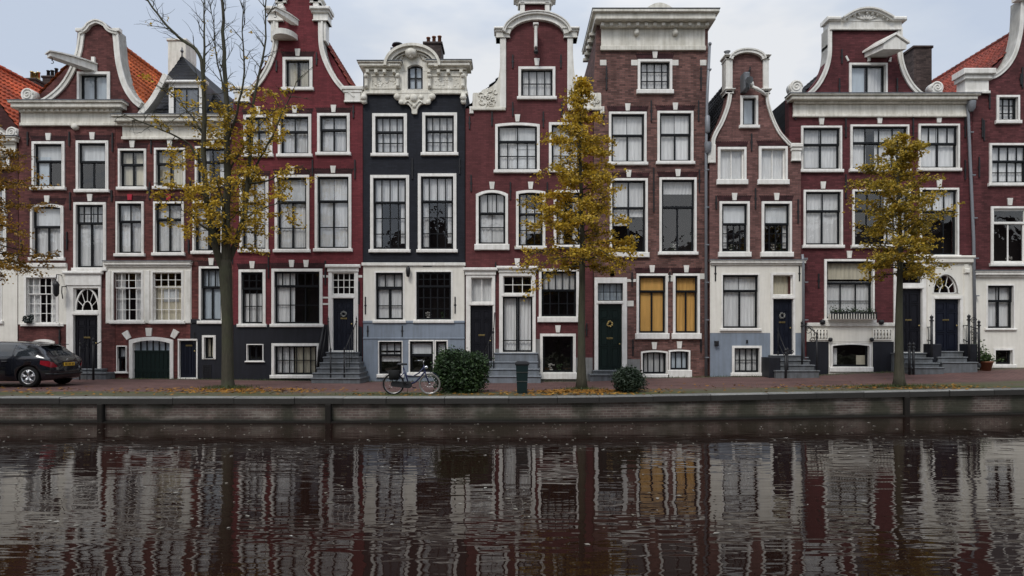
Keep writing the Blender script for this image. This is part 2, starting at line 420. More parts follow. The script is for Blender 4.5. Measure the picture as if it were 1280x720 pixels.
class House:
    def __init__(s, name, label, x0, x1, mat, yo=0.0, group='houses along the canal'):
        s.x0, s.x1, s.mat, s.yo = x0, x1, mat, yo; s.fw = {'h0': 3.0, 'h1': 3.2, 'h2': 2.5, 'h3': 3.3, 'h4': 3.6, 'h5': 3.1, 'h6': 2.9, 'h7': 2.8, 'h8': 2.5, 'h9': 2.5}[name]
        cx = (max(x0, -140) + x1) / 2
        s.root = empty('canal_house', (X(cx), yo, table(X(cx), _zf)), label, 'house', group)
        s.holes = []; s.panels = []; s.keys = []; s.lint = []
    SPLIT = {'base_facing', 'ground_floor_facing', 'brick_lintel', 'stoop_railing', 'console', 'iron_stud', 'stone_bracket', 'stone_quoin', 'stoop_pier', 'door_pilaster', 'relief_panel', 'gable_entablature', 'mask_ornament'}
    def part(s, mb, name, mat, parent=None):
        if name in s.SPLIT:
            o = None
            for m in mb.pieces(): o = m.build(name, M[mat] if isinstance(mat, str) else mat, parent or s.root)
            return o
        return mb.build(name, M[mat] if isinstance(mat, str) else mat, parent or s.root)
    def win(s, x0, y0, x1, y1, cur='drapes', t=.4, tc=1, bc=2, tr=1, br=1, arch_=0, fw=None, sill=3.6, bar='sash', key=True, lin=True, sw=2.4, rail=1, lowsplit=0, pots=0):
        yo = s.yo; yb = y1 - sill; fw = s.fw if fw is None else min(fw, s.fw + .2)
        a, b, zt, zb = X(x0), X(x1), Z(y0), Z(yb); rise = arch_ / S; f = fw / S
        s.holes.append(arch(a + .012, b - .012, zb - .02, zt - .012, rise))
        outer = arch(a, b, zb, zt, rise); inner = arch(a + f, b - f, zb + .02, zt - f, rise * .9)
        m = MB(); m.ring(outer, inner, yo - .05, yo + .13)
        f2 = f; m.ring(arch(a + f * .55, b - f * .55, zb + .03, zt - f * .55, rise * .95), inner, yo - .062, yo - .03)
        w = s.part(m, 'window', 'frame')
        if sill:
            sl = MB(); sl.bbox(a - .055, b + .055, yo - .11, yo + .12, Z(y1), zb + .012, .02); s.part(sl, 'sill', 'frame', w)
        ix0, ix1, iz0, iz1 = a + f, b - f, zb + .02, zt - f
        k = sw / S; g = MB(); W = ix1 - ix0; Hh = iz1 - iz0
        def ringbox(x0, x1, z0, z1, y0, y1, k):
            g.ring([(x0, z0), (x1, z0), (x1, z1), (x0, z1)], [(x0 + k, z0 + k), (x1 - k, z0 + k), (x1 - k, z1 - k), (x0 + k, z1 - k)], y0, y1)
        zm = iz1 - Hh * t if t > 0 else iz1
        e = .021 if bar == 'sash' else .0125
        def bars(z0, z1, cols, rows, y, e):
            for i in range(1, cols): g.box(ix0 + W * i / cols - e, ix0 + W * i / cols + e, y, y + .035, z0 + .003, z1 - .003)
            for j in range(1, rows): g.box(ix0 + .003, ix1 - .003, y + .004, y + .031, z0 + (z1 - z0) * j / rows - e * .8, z0 + (z1 - z0) * j / rows + e * .8)
        if t > 0:
            ringbox(ix0, ix1, zm - k * .4, iz1, yo + .035, yo + .075, k)
            bars(zm, iz1, tc, tr, yo + .037, e)
        ringbox(ix0, ix1, iz0, zm + k * .4, yo + .078, yo + .118, k * 1.05)
        bars(iz0, zm, bc, br, yo + .08, e * (1.6 if bc == 2 else 1))
        if lowsplit: g.box(ix0 + .01, ix1 - .01, yo + .081, yo + .112, iz0 + Hh * lowsplit - .018, iz0 + Hh * lowsplit + .018)
        if bar != 'sash' and t > 0: pass
        sash = s.part(g, 'sash', bar, w)
        p = MB()
        q = yo + .055; q2 = yo + .1
        if t > 0: p.add([(ix0 + .006, q, zm), (ix1 - .006, q + R.uniform(-.003, .003), zm), (ix1 - .006, q, iz1 - .004), (ix0 + .006, q, iz1 - .004)], [(0, 1, 2, 3)])
        nh = 2 if bc in (2, 4) else 1
        for i in range(nh):
            tl = R.uniform(-.004, .004); u0 = lerp(ix0 + .006, ix1 - .006, i / nh); u1 = lerp(ix0 + .006, ix1 - .006, (i + 1) / nh)
            p.add([(u0, q2 + tl, iz0 + .004), (u1, q2 - tl, iz0 + .004), (u1, q2 - tl, zm), (u0, q2 + tl, zm)], [(0, 1, 2, 3)])
        p.build('pane', M['glass'], w, normals=False)
        for mt, f0, f1, g0, g1, pl in (CUR[cur] if isinstance(cur, str) else cur):
            c = MB(); cx0, cx1 = ix0 - .03 + (W + .06) * f0, ix0 - .03 + (W + .06) * f1
            zz1 = iz1 + .05 - (Hh + .08) * g0; zz0 = iz1 + .05 - (Hh + .08) * g1
            dy = R.uniform(0, .03)
            if pl: pleat(c, cx0, cx1, zz0, zz1, yo + .16 + dy, .014, R.uniform(.11, .17))
            else: c.add([(cx0, yo + .135 + dy, zz0), (cx1, yo + .135 + dy, zz0), (cx1, yo + .135 + dy, zz1), (cx0, yo + .135 + dy, zz1)], [(0, 1, 2, 3)])
            s.part(c, 'curtain' if pl else 'blind', mt, w)
        for i in range(pots):
            pm = MB(); px_ = ix0 + W * R.uniform(.2, .8)
            pm.lathe([(.0, iz0), (.05, iz0), (.07, iz0 + .12), (.0, iz0 + .12)], px_, yo + .2, 8)
            for _ in range(12): pm.ball((px_ + R.uniform(-.1, .1), yo + .2 + R.uniform(-.05, .05), iz0 + .16 + R.uniform(0, .14)), .035, 6)
            s.part(pm, 'pot_plant', 'potdark' if i % 2 else 'potpale', w)
        if key: s.keys.append(((x0 + x1) / 2, y0 - 1.5))
        if lin: s.lint.append((x0, x1, y0))
        return w
    def key_stones(s):
        for cx, y in s.keys:
            m = MB(); a = 2.3; b = 3.4; h = 8.8
            m.prism([(X(cx - a), Z(y)), (X(cx + a), Z(y)), (X(cx + b), Z(y - h)), (X(cx - b), Z(y - h))], s.yo - .05, s.yo + .05)
            s.part(m, 'keystone', 'white')
    def lintels(s, mat):
        for x0, x1, y in s.lint:
            m = MB(); n = int((x1 - x0) / 2.4); h = 7.5
            for i in range(n + 1):
                u = lerp(x0 + .5, x1 - .5, i / n); u2 = lerp(x0 - 2, x1 + 2, i / n)
                m.prism([(X(u - .8), Z(y + .5)), (X(u + .8), Z(y + .5)), (X(u2 + .85), Z(y - h)), (X(u2 - .85), Z(y - h))], s.yo - .006, s.yo + .02)
            m.bbox(X(x0 - 1), X(x1 + 1), s.yo - .003, s.yo + .02, Z(y), Z(y - 7), .001); m.build('brick_lintel', mat, s.root)
    def door(s, x0, y0, x1, y1, leaf, trans=None, mat='doorblack', panels=(2, 3), ent=0, cols=3, rows=2, knob='r', glassdoor=False, tcur=None, bar='sashw', wreath=False, fanrect=None):
        yo = s.yo
        rect = lambda r: [(X(r[0]), Z(r[3])), (X(r[2]), Z(r[3])), (X(r[2]), Z(r[1])), (X(r[0]), Z(r[1]))]
        s.holes.append([(X(x0) + .012, Z(y1) + .012), (X(x1) - .012, Z(y1) + .012), (X(x1) - .012, Z(y0) - .012), (X(x0) + .012, Z(y0) - .012)])
        m = MB(); hs = [rect(leaf)] + ([rect(trans)] if trans else []) + ([rect(fanrect)] if fanrect else [])
        sheet(m, rect((x0, y0, x1, y1)), hs, yo - .06, yo + .16)
        if ent:      # entablature over the door
            m.bbox(X(x0) - .03, X(x1) + .03, yo - .10, yo - .055, Z(y0 + ent), Z(y0) + .005)
            m.bbox(X(x0) - .10, X(x1) + .10, yo - .18, yo - .05, Z(y0 + 3), Z(y0 - 1), .03)
        m.box(X(leaf[0]) - .04, X(leaf[2]) + .04, yo - .085, yo - .055, Z(leaf[1]) - .02 + .035, Z(leaf[1]) + .075)
        fr = s.part(m, 'door_frame', 'frame')
        a, b, zb, zt = X(leaf[0]), X(leaf[2]), Z(leaf[3]), Z(leaf[1])
        d = MB()
        if glassdoor:
            k = .06; c = (a + b) / 2
            for u0, u1 in ((a, c - .004), (c + .004, b)):
                d.ring([(u0, zb), (u1, zb), (u1, zt), (u0, zt)], [(u0 + k, zb + .07), (u1 - k, zb + .07), (u1 - k, zt - k), (u0 + k, zt - k)], yo + .06, yo + .11)
                d.box(u0 + .01, u1 - .01, yo + .065, yo + .105, zb + .42, zb + .455)
            dr = s.part(d, 'door', 'sash')
            p = MB(); p.add([(a + .01, yo + .085, zb), (b - .01, yo + .085, zb), (b - .01, yo + .085, zt), (a + .01, yo + .085, zt)], [(0, 1, 2, 3)]); p.build('pane', M['glass'], dr, normals=False)
            c = MB(); pleat(c, a, b, zb, zt, yo + .2, .02, .13); s.part(c, 'curtain', 'curtain', dr)
        else:
            d.box(a - .01, b + .01, yo + .07, yo + .13, zb - .01, zt + .01)
            pc, pr = panels; W = b - a; Hh = zt - zb
            hs_ = [.32, .40, .16] if pr == 3 else [.44, .42] if pr == 2 else [.9]
            z = zb + .10
            for j in range(pr):
                ph = hs_[j] * (Hh - .1)
                for i in range(pc):
                    u0 = a + .09 + (W - .09) * i / pc; u1 = a + (W - .09) * (i + 1) / pc
                    d.ring([(u0, z), (u1, z), (u1, z + ph), (u0, z + ph)], [(u0 + .035, z + .035), (u1 - .035, z + .035), (u1 - .035, z + ph - .035), (u0 + .035, z + ph - .035)], yo + .045, yo + .072)
                    d.bbox(u0 + .06, u1 - .06, yo + .055, yo + .071, z + .06, z + ph - .06, .012)
                z += ph + .05
            dr = s.part(d, 'door', mat)
            kx = b - .09 if knob == 'r' else a + .09
            kb = MB(); kb.tube([(kx, yo + .07, zb + 1.0), (kx, yo + .02, zb + 1.0)], .012, 6); kb.ball((kx, yo + .005, zb + 1.0), .032, 8); s.part(kb, 'knob', 'brass', dr)
            lp = MB(); lp.bbox((a + b) / 2 - .12, (a + b) / 2 + .12, yo + .038, yo + .072, zb + 1.18, zb + 1.24, .008); s.part(lp, 'letter_plate', 'brass', dr)
            if wreath:
                wr = MB(); cx, cz = (a + b) / 2, zb + Hh * .70
                for i in range(60):
                    an = i / 60 * 6.283; rr = .09 + R.uniform(-.025, .025)
                    wr.ball((cx + rr * math.cos(an), yo + .03 + R.uniform(-.02, .02), cz + rr * math.sin(an)), R.uniform(.014, .024), 6)
                s.part(wr, 'wreath', 'pewter' if wreath == 1 else 'brass', dr)
        if trans:
            a, b, zb, zt = X(trans[0]), X(trans[2]), Z(trans[3]), Z(trans[1]); g = MB()
            g.ring([(a, zb), (b, zb), (b, zt), (a, zt)], [(a + .035, zb + .035), (b - .035, zb + .035), (b - .035, zt - .035), (a + .035, zt - .035)], yo + .05, yo + .09)
            for i in range(1, cols): g.box(lerp(a, b, i / cols) - .013, lerp(a, b, i / cols) + .013, yo + .052, yo + .086, zb + .01, zt - .01)
            for j in range(1, rows): g.box(a + .01, b - .01, yo + .055, yo + .083, lerp(zb, zt, j / rows) - .012, lerp(zb, zt, j / rows) + .012)
            tw = s.part(g, 'transom_window', bar)
            p = MB(); p.add([(a, yo + .07, zb), (b, yo + .07, zb), (b, yo + .07, zt), (a, yo + .07, zt)], [(0, 1, 2, 3)]); p.build('pane', M['glass'], tw, normals=False)
            if tcur: c = MB(); pleat(c, a, b, zb, zt, yo + .2, .015, .14); s.part(c, 'curtain', tcur, tw)
        return fr
    def fan(s, x0, y0, x1, y1, spokes=5, sq=False, reg=True):     # half-round fanlight in a rectangular or arched hole
        yo = s.yo; a, b, zb, zt = X(x0), X(x1), Z(y1), Z(y0); cx = (a + b) / 2; rx = (b - a) / 2; rz = zt - zb
        if sq: out = [(a, zb), (b, zb), (b, zt), (a, zt)]
        else: out = [(a, zb), (b, zb)] + [(cx + rx * math.cos(math.pi * i / 16), zb + rz * math.sin(math.pi * i / 16)) for i in range(1, 16)]
        if reg: s.holes.append(out)
        g = MB()
        el = lambda k, n=16: [(cx + rx * k * math.cos(math.pi * i / n), zb + .02 + rz * k * math.sin(math.pi * i / n)) for i in range(n + 1)]
        g.band(el(.98), .05, yo + .02, yo + .08, 1)
        g.band(el(.42), .03, yo + .03, yo + .07, 1)
        for i in range(spokes + 1):
            an = math.pi * i / spokes
            p0 = (cx + rx * .42 * math.cos(an), zb + .02 + rz * .42 * math.sin(an)); p1 = (cx + rx * .97 * math.cos(an), zb + .02 + rz * .97 * math.sin(an))
            if 0 < i < spokes: g.tube([(p0[0], yo + .05, p0[1]), (p1[0], yo + .05, p1[1])], .014, 4, smooth=False)
        g.box(a, b, yo + .02, yo + .08, zb - .02, zb + .04)
        if sq:
            g.ring(out, [(a + .04, zb + .04), (b - .04, zb + .04), (b - .04, zt - .04), (a + .04, zt - .04)], yo + .015, yo + .085)
        w = s.part(g, 'fanlight', 'sashw')
        p = MB(); p.add([(q[0], yo + .06, q[1]) for q in out], [tuple(range(len(out)))]); p.build('pane', M['glass'], w, normals=False)
        if not sq:
            m = MB(); m.ring([(cx + rx * 1.14 * math.cos(math.pi * i / 16), zb + rz * 1.14 * math.sin(math.pi * i / 16)) for i in range(17)], [(cx + rx * math.cos(math.pi * i / 16), zb + rz * math.sin(math.pi * i / 16)) for i in range(17)], yo - .06, yo + .1); s.part(m, 'arch_moulding', 'white', w)
    def panel(s, x0, y0, x1, y1, mat, proud=.03, name='ground_floor_facing', poly=None):
        s.panels.append((poly or [(x0, y1), (x1, y1), (x1, y0), (x0, y0)], mat, proud, name))
    def strip(s, name, x0, y0, x1, y1, mat, p=.06, b=.015, parent=None, back=.05):
        m = MB(); m.bbox(X(x0), X(x1), s.yo - p, s.yo + back, Z(y1), Z(y0), b); return s.part(m, name, mat, parent)
    def anchors(s, lst):
        for x, y0, y1 in lst:
            m = MB(); m.bbox(X(x) - .025, X(x) + .025, s.yo - .05, s.yo - .012, Z(y1), Z(y0), .008)
            m.box(X(x) - .045, X(x) + .045, s.yo - .035, s.yo + .01, Z((y0 + y1) / 2) - .03, Z((y0 + y1) / 2) + .03)
            s.part(m, 'wall_anchor', 'iron')
    def cornice(s, x0, x1, yt, yb, mat='cream', over=.38, frieze=True, dent=0, back=.1, side=True, split=.38, name='cornice'):
        m = MB(); yo = s.yo; h = yb - yt; yc = yt + h * split; o = over
        if frieze:
            m.bbox(X(x0) + o * .7, X(x1) - o * .7, yo - .07, yo + back, Z(yb), Z(yc), .01)
            m.bbox(X(x0) + o * .7 - .03, X(x1) - o * .7 + .03, yo - .105, yo - .06, Z(yb), Z(yb - h * .13), .015)
        steps = [(.30, 0.66, 1.0), (.80, .20, .68), (1.0, 0.0, .22)]
        for fr, a, b in steps:
            q = o * fr
            m.bbox(X(x0) + o - q, X(x1) - o + q, yo - q - .07, yo + back + .01 * fr, Z(lerp(yt, yc, b)), Z(lerp(yt, yc, a)), .025)
        c = s.part(m, name, mat)
        t = MB(); t.box(X(x0) - .02, X(x1) + .02, yo - o - .085, yo + back + .02, Z(yt) + .002, Z(yt) + .03); s.part(t, 'lead_flashing', 'lead', c)
        if dent:
            d = MB(); W = X(x1) - X(x0) - 2 * o
            for i in range(dent):
                u = X(x0) + o + W * (i + .5) / dent; wd = W / dent * .26
                d.bbox(u - wd, u + wd, yo - o * .62, yo - .05, Z(lerp(yt, yc, .98)), Z(lerp(yt, yc, .66)), .01)
            s.part(d, 'dentils', mat, c)
        return c
    def coping(s, pts, w=5, y0=-.07, y1=.45, mat='white', side=1, mirror=None, name='gable_coping', sm=True):
        p = smooth_pts(pts) if sm else pts
        q = [(X(a), Z(b)) for a, b in p]
        m = MB(); m.band(q, w / S, s.yo + y0, s.yo + y1, side)
        m.band(q, w / S * .35, s.yo + y0 - .035, s.yo + y1, side)
        s.part(m, name, mat)
        if mirror is not None:
            q2 = [(X(2 * mirror - a), Z(b)) for a, b in p]
            m = MB(); m.band(q2, w / S, s.yo + y0, s.yo + y1, -side); m.band(q2, w / S * .35, s.yo + y0 - .035, s.yo + y1, -side)
            s.part(m, name, mat)
    def scroll(s, cx, cy, r, mat='white', flip=1):
        m = MB(); yo = s.yo
        m.prism([(X(cx) + r / S * math.cos(t * .3142), Z(cy) + r / S * math.sin(t * .3142)) for t in range(20)], yo - .09, yo + .3, True)
        m.box(X(cx - r * .8), X(cx + r * .85), yo - .08, yo + .28, Z(cy + r * 1.35), Z(cy))
        pts = []
        for i in range(50):
            a = i * .26; rr = r / S * (.9 - i / 58)
            pts.append((X(cx) + flip * rr * math.cos(a), yo - .095, Z(cy) + rr * math.sin(a)))
        m.tube(pts, .028, 5)
        s.part(m, 'gable_scroll', mat)
    def pilecap(s, x0, y0, x1, y1, mat='white', p=.12):
        m = MB(); yo = s.yo; h = y1 - y0; w = (x1 - x0)
        m.bbox(X(x0 + w * .13), X(x1 - w * .13), yo - .08, yo + .42, Z(y1), Z(y0 + h * .35), .01)
        m.bbox(X(x0 + w * .06), X(x1 - w * .06), yo - .08 - p * .5, yo + .44, Z(y0 + h * .42), Z(y0 + h * .22), .03)
        m.bbox(X(x0), X(x1), yo - .08 - p, yo + .46, Z(y0 + h * .24), Z(y0), .03)
        m.bbox(X(x0 + w * .1), X(x1 - w * .1), yo - .08 - p * .3, yo + .43, Z(y1), Z(y1 - h * .12), .02)
        s.part(m, 'gable_block', mat)
    def step_flight(s, steps, mat='step', tread=.27, name='step'):
        st = []
        n = len(steps)
        for i, (x0, x1, yt, yb) in enumerate(steps):
            p = tread * (i + 1) + .1; dep = D - p
            a = (x0 - 640) * dep / F; b = (x1 - 640) * dep / F; zt = zat(yt, dep)
            m = MB(); m.bbox(a, b, -p, -.03, -.4, zt - .055, .01); m.bbox(a - .025, b + .025, -p - .035, -.03, zt - .055, zt, .02)
            st.append(s.part(m, name, mat))
        return st
    def finish(s, outline, lint=None, thick=.38):
        m = MB()
        o = [(X(a), Z(b)) for a, b in outline]
        sheet(m, o, s.holes, s.yo, s.yo + thick); s.part(m, 'front_wall', s.mat)
        for poly, mat, proud, nm in s.panels:
            q = [(X(a), Z(b)) for a, b in poly]; xs = [p[0] for p in q]; zs = [p[1] for p in q]
            hs = [h for h in s.holes if max(p[0] for p in h) > min(xs) and min(p[0] for p in h) < max(xs) and max(p[1] for p in h) > min(zs) and min(p[1] for p in h) < max(zs)]
            m = MB(); sheet(m, q, hs, s.yo - proud, s.yo - .002); s.part(m, nm, mat)
        s.key_stones()
        if lint is not None: s.lintels(lint)
    def rooms(s, rects):  # dark sheets behind the windows, their colour standing in for unlit rooms
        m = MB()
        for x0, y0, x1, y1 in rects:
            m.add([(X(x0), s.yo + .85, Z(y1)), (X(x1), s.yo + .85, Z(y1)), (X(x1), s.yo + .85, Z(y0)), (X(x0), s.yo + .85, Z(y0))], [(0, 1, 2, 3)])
        s.part(m, 'unlit_room_backing', 'room')
    def body(s, x0, x1, ytop, depth=10.5, ridge=None, tile=None, eave_over=.12, front=None, flat=False, cx=None, y_in=.36, rx=None, ye=None, side=None):
        a, b, zt = X(x0), X(x1), Z(ytop); f = s.yo + (front if front is not None else y_in)
        m = MB()
        m.add([(a, f, -.6), (a, depth, -.6), (a, depth, zt), (a, f, zt)], [(0, 1, 2, 3)])
        m.add([(b, f, -.6), (b, depth, -.6), (b, depth, zt), (b, f, zt)], [(0, 3, 2, 1)])
        c = X(cx) if cx else (a + b) / 2
        m.add([(a, depth, -.6), (b, depth, -.6), (b, depth, zt), (a, depth, zt)] + ([] if ridge is None else [(c, depth, Z(ridge))]), [(0, 1, 2, 3)] + ([] if ridge is None else [(3, 2, 4)]))
        if flat: m.add([(a, f, zt - .25), (b, f, zt - .25), (b, depth, zt - .25), (a, depth, zt - .25)], [(0, 1, 2, 3)])
        s.part(m, 'side_wall', side or s.mat)
        if ridge is not None:
            zr = Z(ridge); r = MB(); ra, rb = (X(rx[0]), X(rx[1])) if rx else (a, b)
            if ye: zt = Z(ye)
            if rx: c = X(cx) if cx else (ra + rb) / 2
            g = MB(); g.add([(ra, f + .06, zt - .05), (rb, f + .06, zt - .05), (c, f + .06, zr - .05)], [(0, 1, 2)]); g.add([(a, f + .02, zt - .06), (b, f + .02, zt - .06), (b, depth, zt - .06), (a, depth, zt - .06)], [(0, 1, 2, 3)]); s.part(g, 'gable_end', s.mat)
            for ex in (ra, rb):
                sl = Vector((ex - c, 0, zt - zr)); ln = sl.length; sl.normalize()
                nv = Vector((0, -1, 0)).cross(sl); nv = nv if nv.z > 0 else -nv
                nu = max(2, int((depth - f) / .06)); nvv = max(2, int((ln + eave_over) / .055))
                vs = []
                for j in range(nvv + 1):
                    d = (ln + eave_over) * j / nvv
                    for i in range(nu + 1):
                        u = (depth - f) * i / nu
                        w = (u / .235) % 1
                        h = .045 * math.sin(w * 6.283) + .055 * ((d / .30) % 1)
                        h += .012 * math.sin(u * 1.7 + d * 1.1)
                        p = Vector((c, f + u, zr)) + sl * d + nv * h
                        vs.append(p)
                q = nu + 1
                r.add(vs, [(j * q + i, j * q + i + 1, (j + 1) * q + i + 1, (j + 1) * q + i) for j in range(nvv) for i in range(nu)], False)
            ro = r.build('roof', tile, s.root, normals=False)
            rt = MB()
            k = f
            while k < depth - .3:
                rt.tube([(c, k, zr + .03), (c, k + .36, zr + .045)], [.11, .125], 8); k += .34
            s.part(rt, 'ridge_tiles', tile, ro)
            return ro
    def pipe(s, pts, r=.05, mat='zinc'):
        m = MB(); m.tube([((p[0] - 640) * (D + s.yo - .12) / F, s.yo - .12, zat(p[1], D + s.yo - .12)) for p in pts], r, 8)
        for i in range(len(pts) - 1):
            n = max(1, int(abs(pts[i + 1][1] - pts[i][1]) / 45))
            for j in range(n):
                t = (j + .5) / n; px, py = lerp(pts[i][0], pts[i + 1][0], t), lerp(pts[i][1], pts[i + 1][1], t)
                m.box(X(px) - .07, X(px) + .07, s.yo - .18, s.yo + .01, Z(py) - .02, Z(py) + .02)
        s.part(m, 'drainpipe', mat)
M['potdark'] = plain('dark_pot_plant', (.02, .035, .012), .8, .2); M['potpale'] = plain('pale_pot_plant', (.32, .30, .27), .7, .2)
def tile_mat(name, c, c2):
    m, nt, out = nodes(name); tc = N(nt, 'ShaderNodeTexCoord'); o = tc.outputs['Object']
    bt = N(nt, 'ShaderNodeTexBrick', Scale=1.0); bt.offset = 0
    sp = N(nt, 'ShaderNodeSeparateXYZ'); L(nt, o, sp.inputs[0]); cb = N(nt, 'ShaderNodeCombineXYZ'); L(nt, sp.outputs[1], cb.inputs[0]); L(nt, sp.outputs[2], cb.inputs[1])
    L(nt, cb.outputs[0], bt.inputs['Vector']); bt.inputs['Brick Width'].default_value = .235; bt.inputs['Row Height'].default_value = .235
    bt.inputs['Mortar Size'].default_value = .022; bt.inputs['Mortar Smooth'].default_value = .6
    bt.inputs['Color1'].default_value = c4(c); bt.inputs['Color2'].default_value = c4(c2); bt.inputs['Mortar'].default_value = c4([x * .25 for x in c])  # dark trough lines in the colour stand in for shade between tiles
    n1 = noise(nt, o, 1.1, 5, .65)
    f = mixc(nt, 1.0, bt.outputs['Color'], ramp(nt, n1, ((.3, .45), (.7, 1.25))), 'MULTIPLY')
    f = mixc(nt, ramp(nt, noise(nt, o, 5, 3), ((.55, 0.0), (.8, .5))), f, (.05, .05, .035))
    bsdf(nt, out, f, .7, .25); return m
M['rustorange'] = tile_mat('rust_orange_pantiles', (.55, .105, .038), (.40, .075, .032))
M['orange'] = tile_mat('orange_pantiles', (.66, .155, .042), (.50, .105, .034))
M['redtile'] = tile_mat('red_pantiles', (.29, .055, .032), (.21, .042, .028))
M['slate'] = tile_mat('dark_pantiles', (.013, .014, .019), (.020, .022, .028))

def hoist(h, attach, tip, w=.22, th=.26, roofed=True, mat='white'):   # hoisting beam sticking out of a gable
    ax, ay = attach; m = MB(); yo = h.yo
    a = Vector((X(ax), yo + .1, Z(ay))); b = Vector((X(ax) + tip[0], yo - tip[1], Z(ay) + tip[2]))
    d = (b - a).normalized(); u = d.cross(Vector((0, 0, 1))).normalized(); v = u.cross(d)
    def sec(p, w, t0, t1): return [p - u * w + v * t0, p + u * w + v * t0, p + u * w + v * t1, p - u * w + v * t1]
    sgs = [sec(lerp(a, b, t), w * (1 - .15 * t), -th * (1 - .55 * t), th * .1 + .05 * math.sin(t * 3.14)) for t in (0, .25, .5, .75, 1)]
    vs = [p for sg in sgs for p in sg]
    fs = [(i * 4 + k, i * 4 + (k + 1) % 4, i * 4 + 4 + (k + 1) % 4, i * 4 + 4 + k) for i in range(4) for k in range(4)] + [(3, 2, 1, 0), (16, 17, 18, 19)]
    m.add(vs, fs)
    sgs = [sec(lerp(a, b, t) + d * .05 * t, w * 1.25, th * .12 + .05 * math.sin(t * 3.14), th * .3 + .06 * math.sin(t * 3.14)) for t in (0, .25, .5, .75, 1)]
    m.add([p for sg in sgs for p in sg], fs)
    o = h.part(m, 'hoist_beam', mat)
    k = MB(); e = lerp(a, b, .93); k.tube([e - v * th * .4, e - v * (th * .4 + .12)], .02, 5)
    k.tube([e - v * (th * .4 + .12) + Vector((.05 * math.sin(t), 0, -.05 + .05 * math.cos(t))) for t in [i * .5 for i in range(9)]], .012, 5)
    h.part(k, 'hook', 'iron', o)
    return o
def chimney(h, x0, x1, y0, y1, ycen, mat, pots=0, dep=.6, potmat='terracotta', cap=True):
    sc = (D + ycen) / F; cx = lambda p: (p - 640) * sc
    m = MB(); z0 = EYE + (HOR - y1) * sc - 1.2; z1 = EYE + (HOR - y0) * sc
    m.bbox(cx(x0), cx(x1), ycen - dep / 2, ycen + dep / 2, z0, z1, .01)
    if cap: m.bbox(cx(x0) - .05, cx(x1) + .05, ycen - dep / 2 - .05, ycen + dep / 2 + .05, z1 - .12, z1 - .02, .02)
    c = h.part(m, 'chimney', mat)
    for i in range(pots):
        p = MB(); u = lerp(cx(x0), cx(x1), (i + .5) / pots); hh = R.uniform(.28, .42)
        p.lathe([(.085, z1 - .03), (.07, z1 + hh), (.09, z1 + hh), (.09, z1 + hh + .04), (.055, z1 + hh + .04), (.05, z1)], u, ycen, 10)
        h.part(p, 'chimney_pot', potmat, c)
    return c
def railing(h, posts, rails, balusters=None, r=.018, mat='iron', name='stoop_railing', knobs=True, curls=None):
    m = MB()
    for (x, y, z0, z1, rr) in posts:
        m.tube([(x, y, z0), (x, y, z1)], rr, 8)
        m.lathe([(rr * 1.5, z0), (rr * 1.6, z0 + .12), (rr, z0 + .16)], x, y, 8)
        if knobs: m.ball((x, y, z1 + .025), rr * 1.45, 8); m.lathe([(rr * .5, z1 + .03), (rr * .45, z1 + .08), (0, z1 + .13)], x, y, 8); m.lathe([(rr * 1.7, z1 - .12), (rr * 1.7, z1 - .08)], x, y, 8)
    for pts in rails: m.tube(pts, r, 6)
    for pts in (balusters or []): m.tube(pts, r * .6, 5)
    for (c, rad, pl, tr) in (curls or []):
        pts = []
        for i in range(28):
            a = i / 27 * tr; q = rad * (1 - i / 36)
            pts.append((c[0] + (q * math.cos(a) if pl == 'x' else 0), c[1] + (q * math.cos(a) if pl == 'y' else 0), c[2] + q * math.sin(a)))
        m.tube(pts, r * .7, 5)
    return h.part(m, name, mat)
BR = {
 'b0': brick('brick_far_left', (0.099, 0.034, 0.033), var=.3),
 'b1': brick('brick_plum', (0.138, 0.050, 0.046), var=.3),
 'b2': brick('brick_wine', (0.161, 0.052, 0.046), var=.3),
 'b3': brick('brick_crimson', (.172, .034, .041), painted=True, stain=.22),
 'b4': brick('brick_black', (.020, .022, .030), painted=True, stain=.25),
 'b5': brick('brick_oxblood', (.132, .040, .042), painted=True, stain=.22),
 'b6': brick('brick_brown', (0.185, 0.091, 0.077), mortar=(.12, .085, .08), var=.4, stain=.3),
 'b7': brick('brick_rose', (.195, .096, .085), mortar=(.13, .08, .075), var=.3, stain=.3),
 'b8': brick('brick_burgundy', (0.117, 0.033, 0.037), var=.25, stain=.25),
 'b9': brick('brick_maroon', (0.123, 0.039, 0.041), var=.3, stain=.28),
 'lint': brick('brick_dark_lintel', (.055, .020, .022), var=.4),
 'chim': brick('brick_soot', (.075, .055, .05), var=.4),
}
# ---- house 0, only its right edge is in the frame
h = House('h0', 'brick house with orange roof cut off by the left edge', -150, 22.5, BR['b0'], .02)
h.win(-28, 232, 7, 245 + 25, 'drapes', t=.4); h.win(-28, 185, 12, 212, 'drapes', t=0, key=False, lin=False)
h.win(-30, 258, 8, 318, 'drapes'); h.win(-80, 258, -42, 318, 'blind_drapes'); h.win(-80, 185, -42, 245, 'drapes'); h.win(-130, 258, -92, 318, 'drapes'); h.win(-130, 185, -92, 245, 'drapes')
h.panel(-150, 322, 22, 480, 'plaster')
h.win(-40, 345, 3, 405, 'dark', t=.33, tc=4, bc=4, tr=2, br=3, bar='sashw', key=False, lin=False); h.win(-130, 345, -90, 405, 'drapes', key=False, lin=False)
h.door(-80, 345, -48, 462, (-76, 380, -52, 456), (-76, 350, -52, 374), 'doorgreen')
h.finish([(-150, 485), (22, 485), (22, 174), (8, 172), (-10, 160), (-30, 135), (-40, 100), (-88, 100), (-98, 135), (-118, 160), (-136, 172), (-150, 174)], BR['lint'])
h.coping([(12, 170), (0, 162), (-20, 145), (-34, 120), (-40, 98)], 6, mirror=-64, side=1)
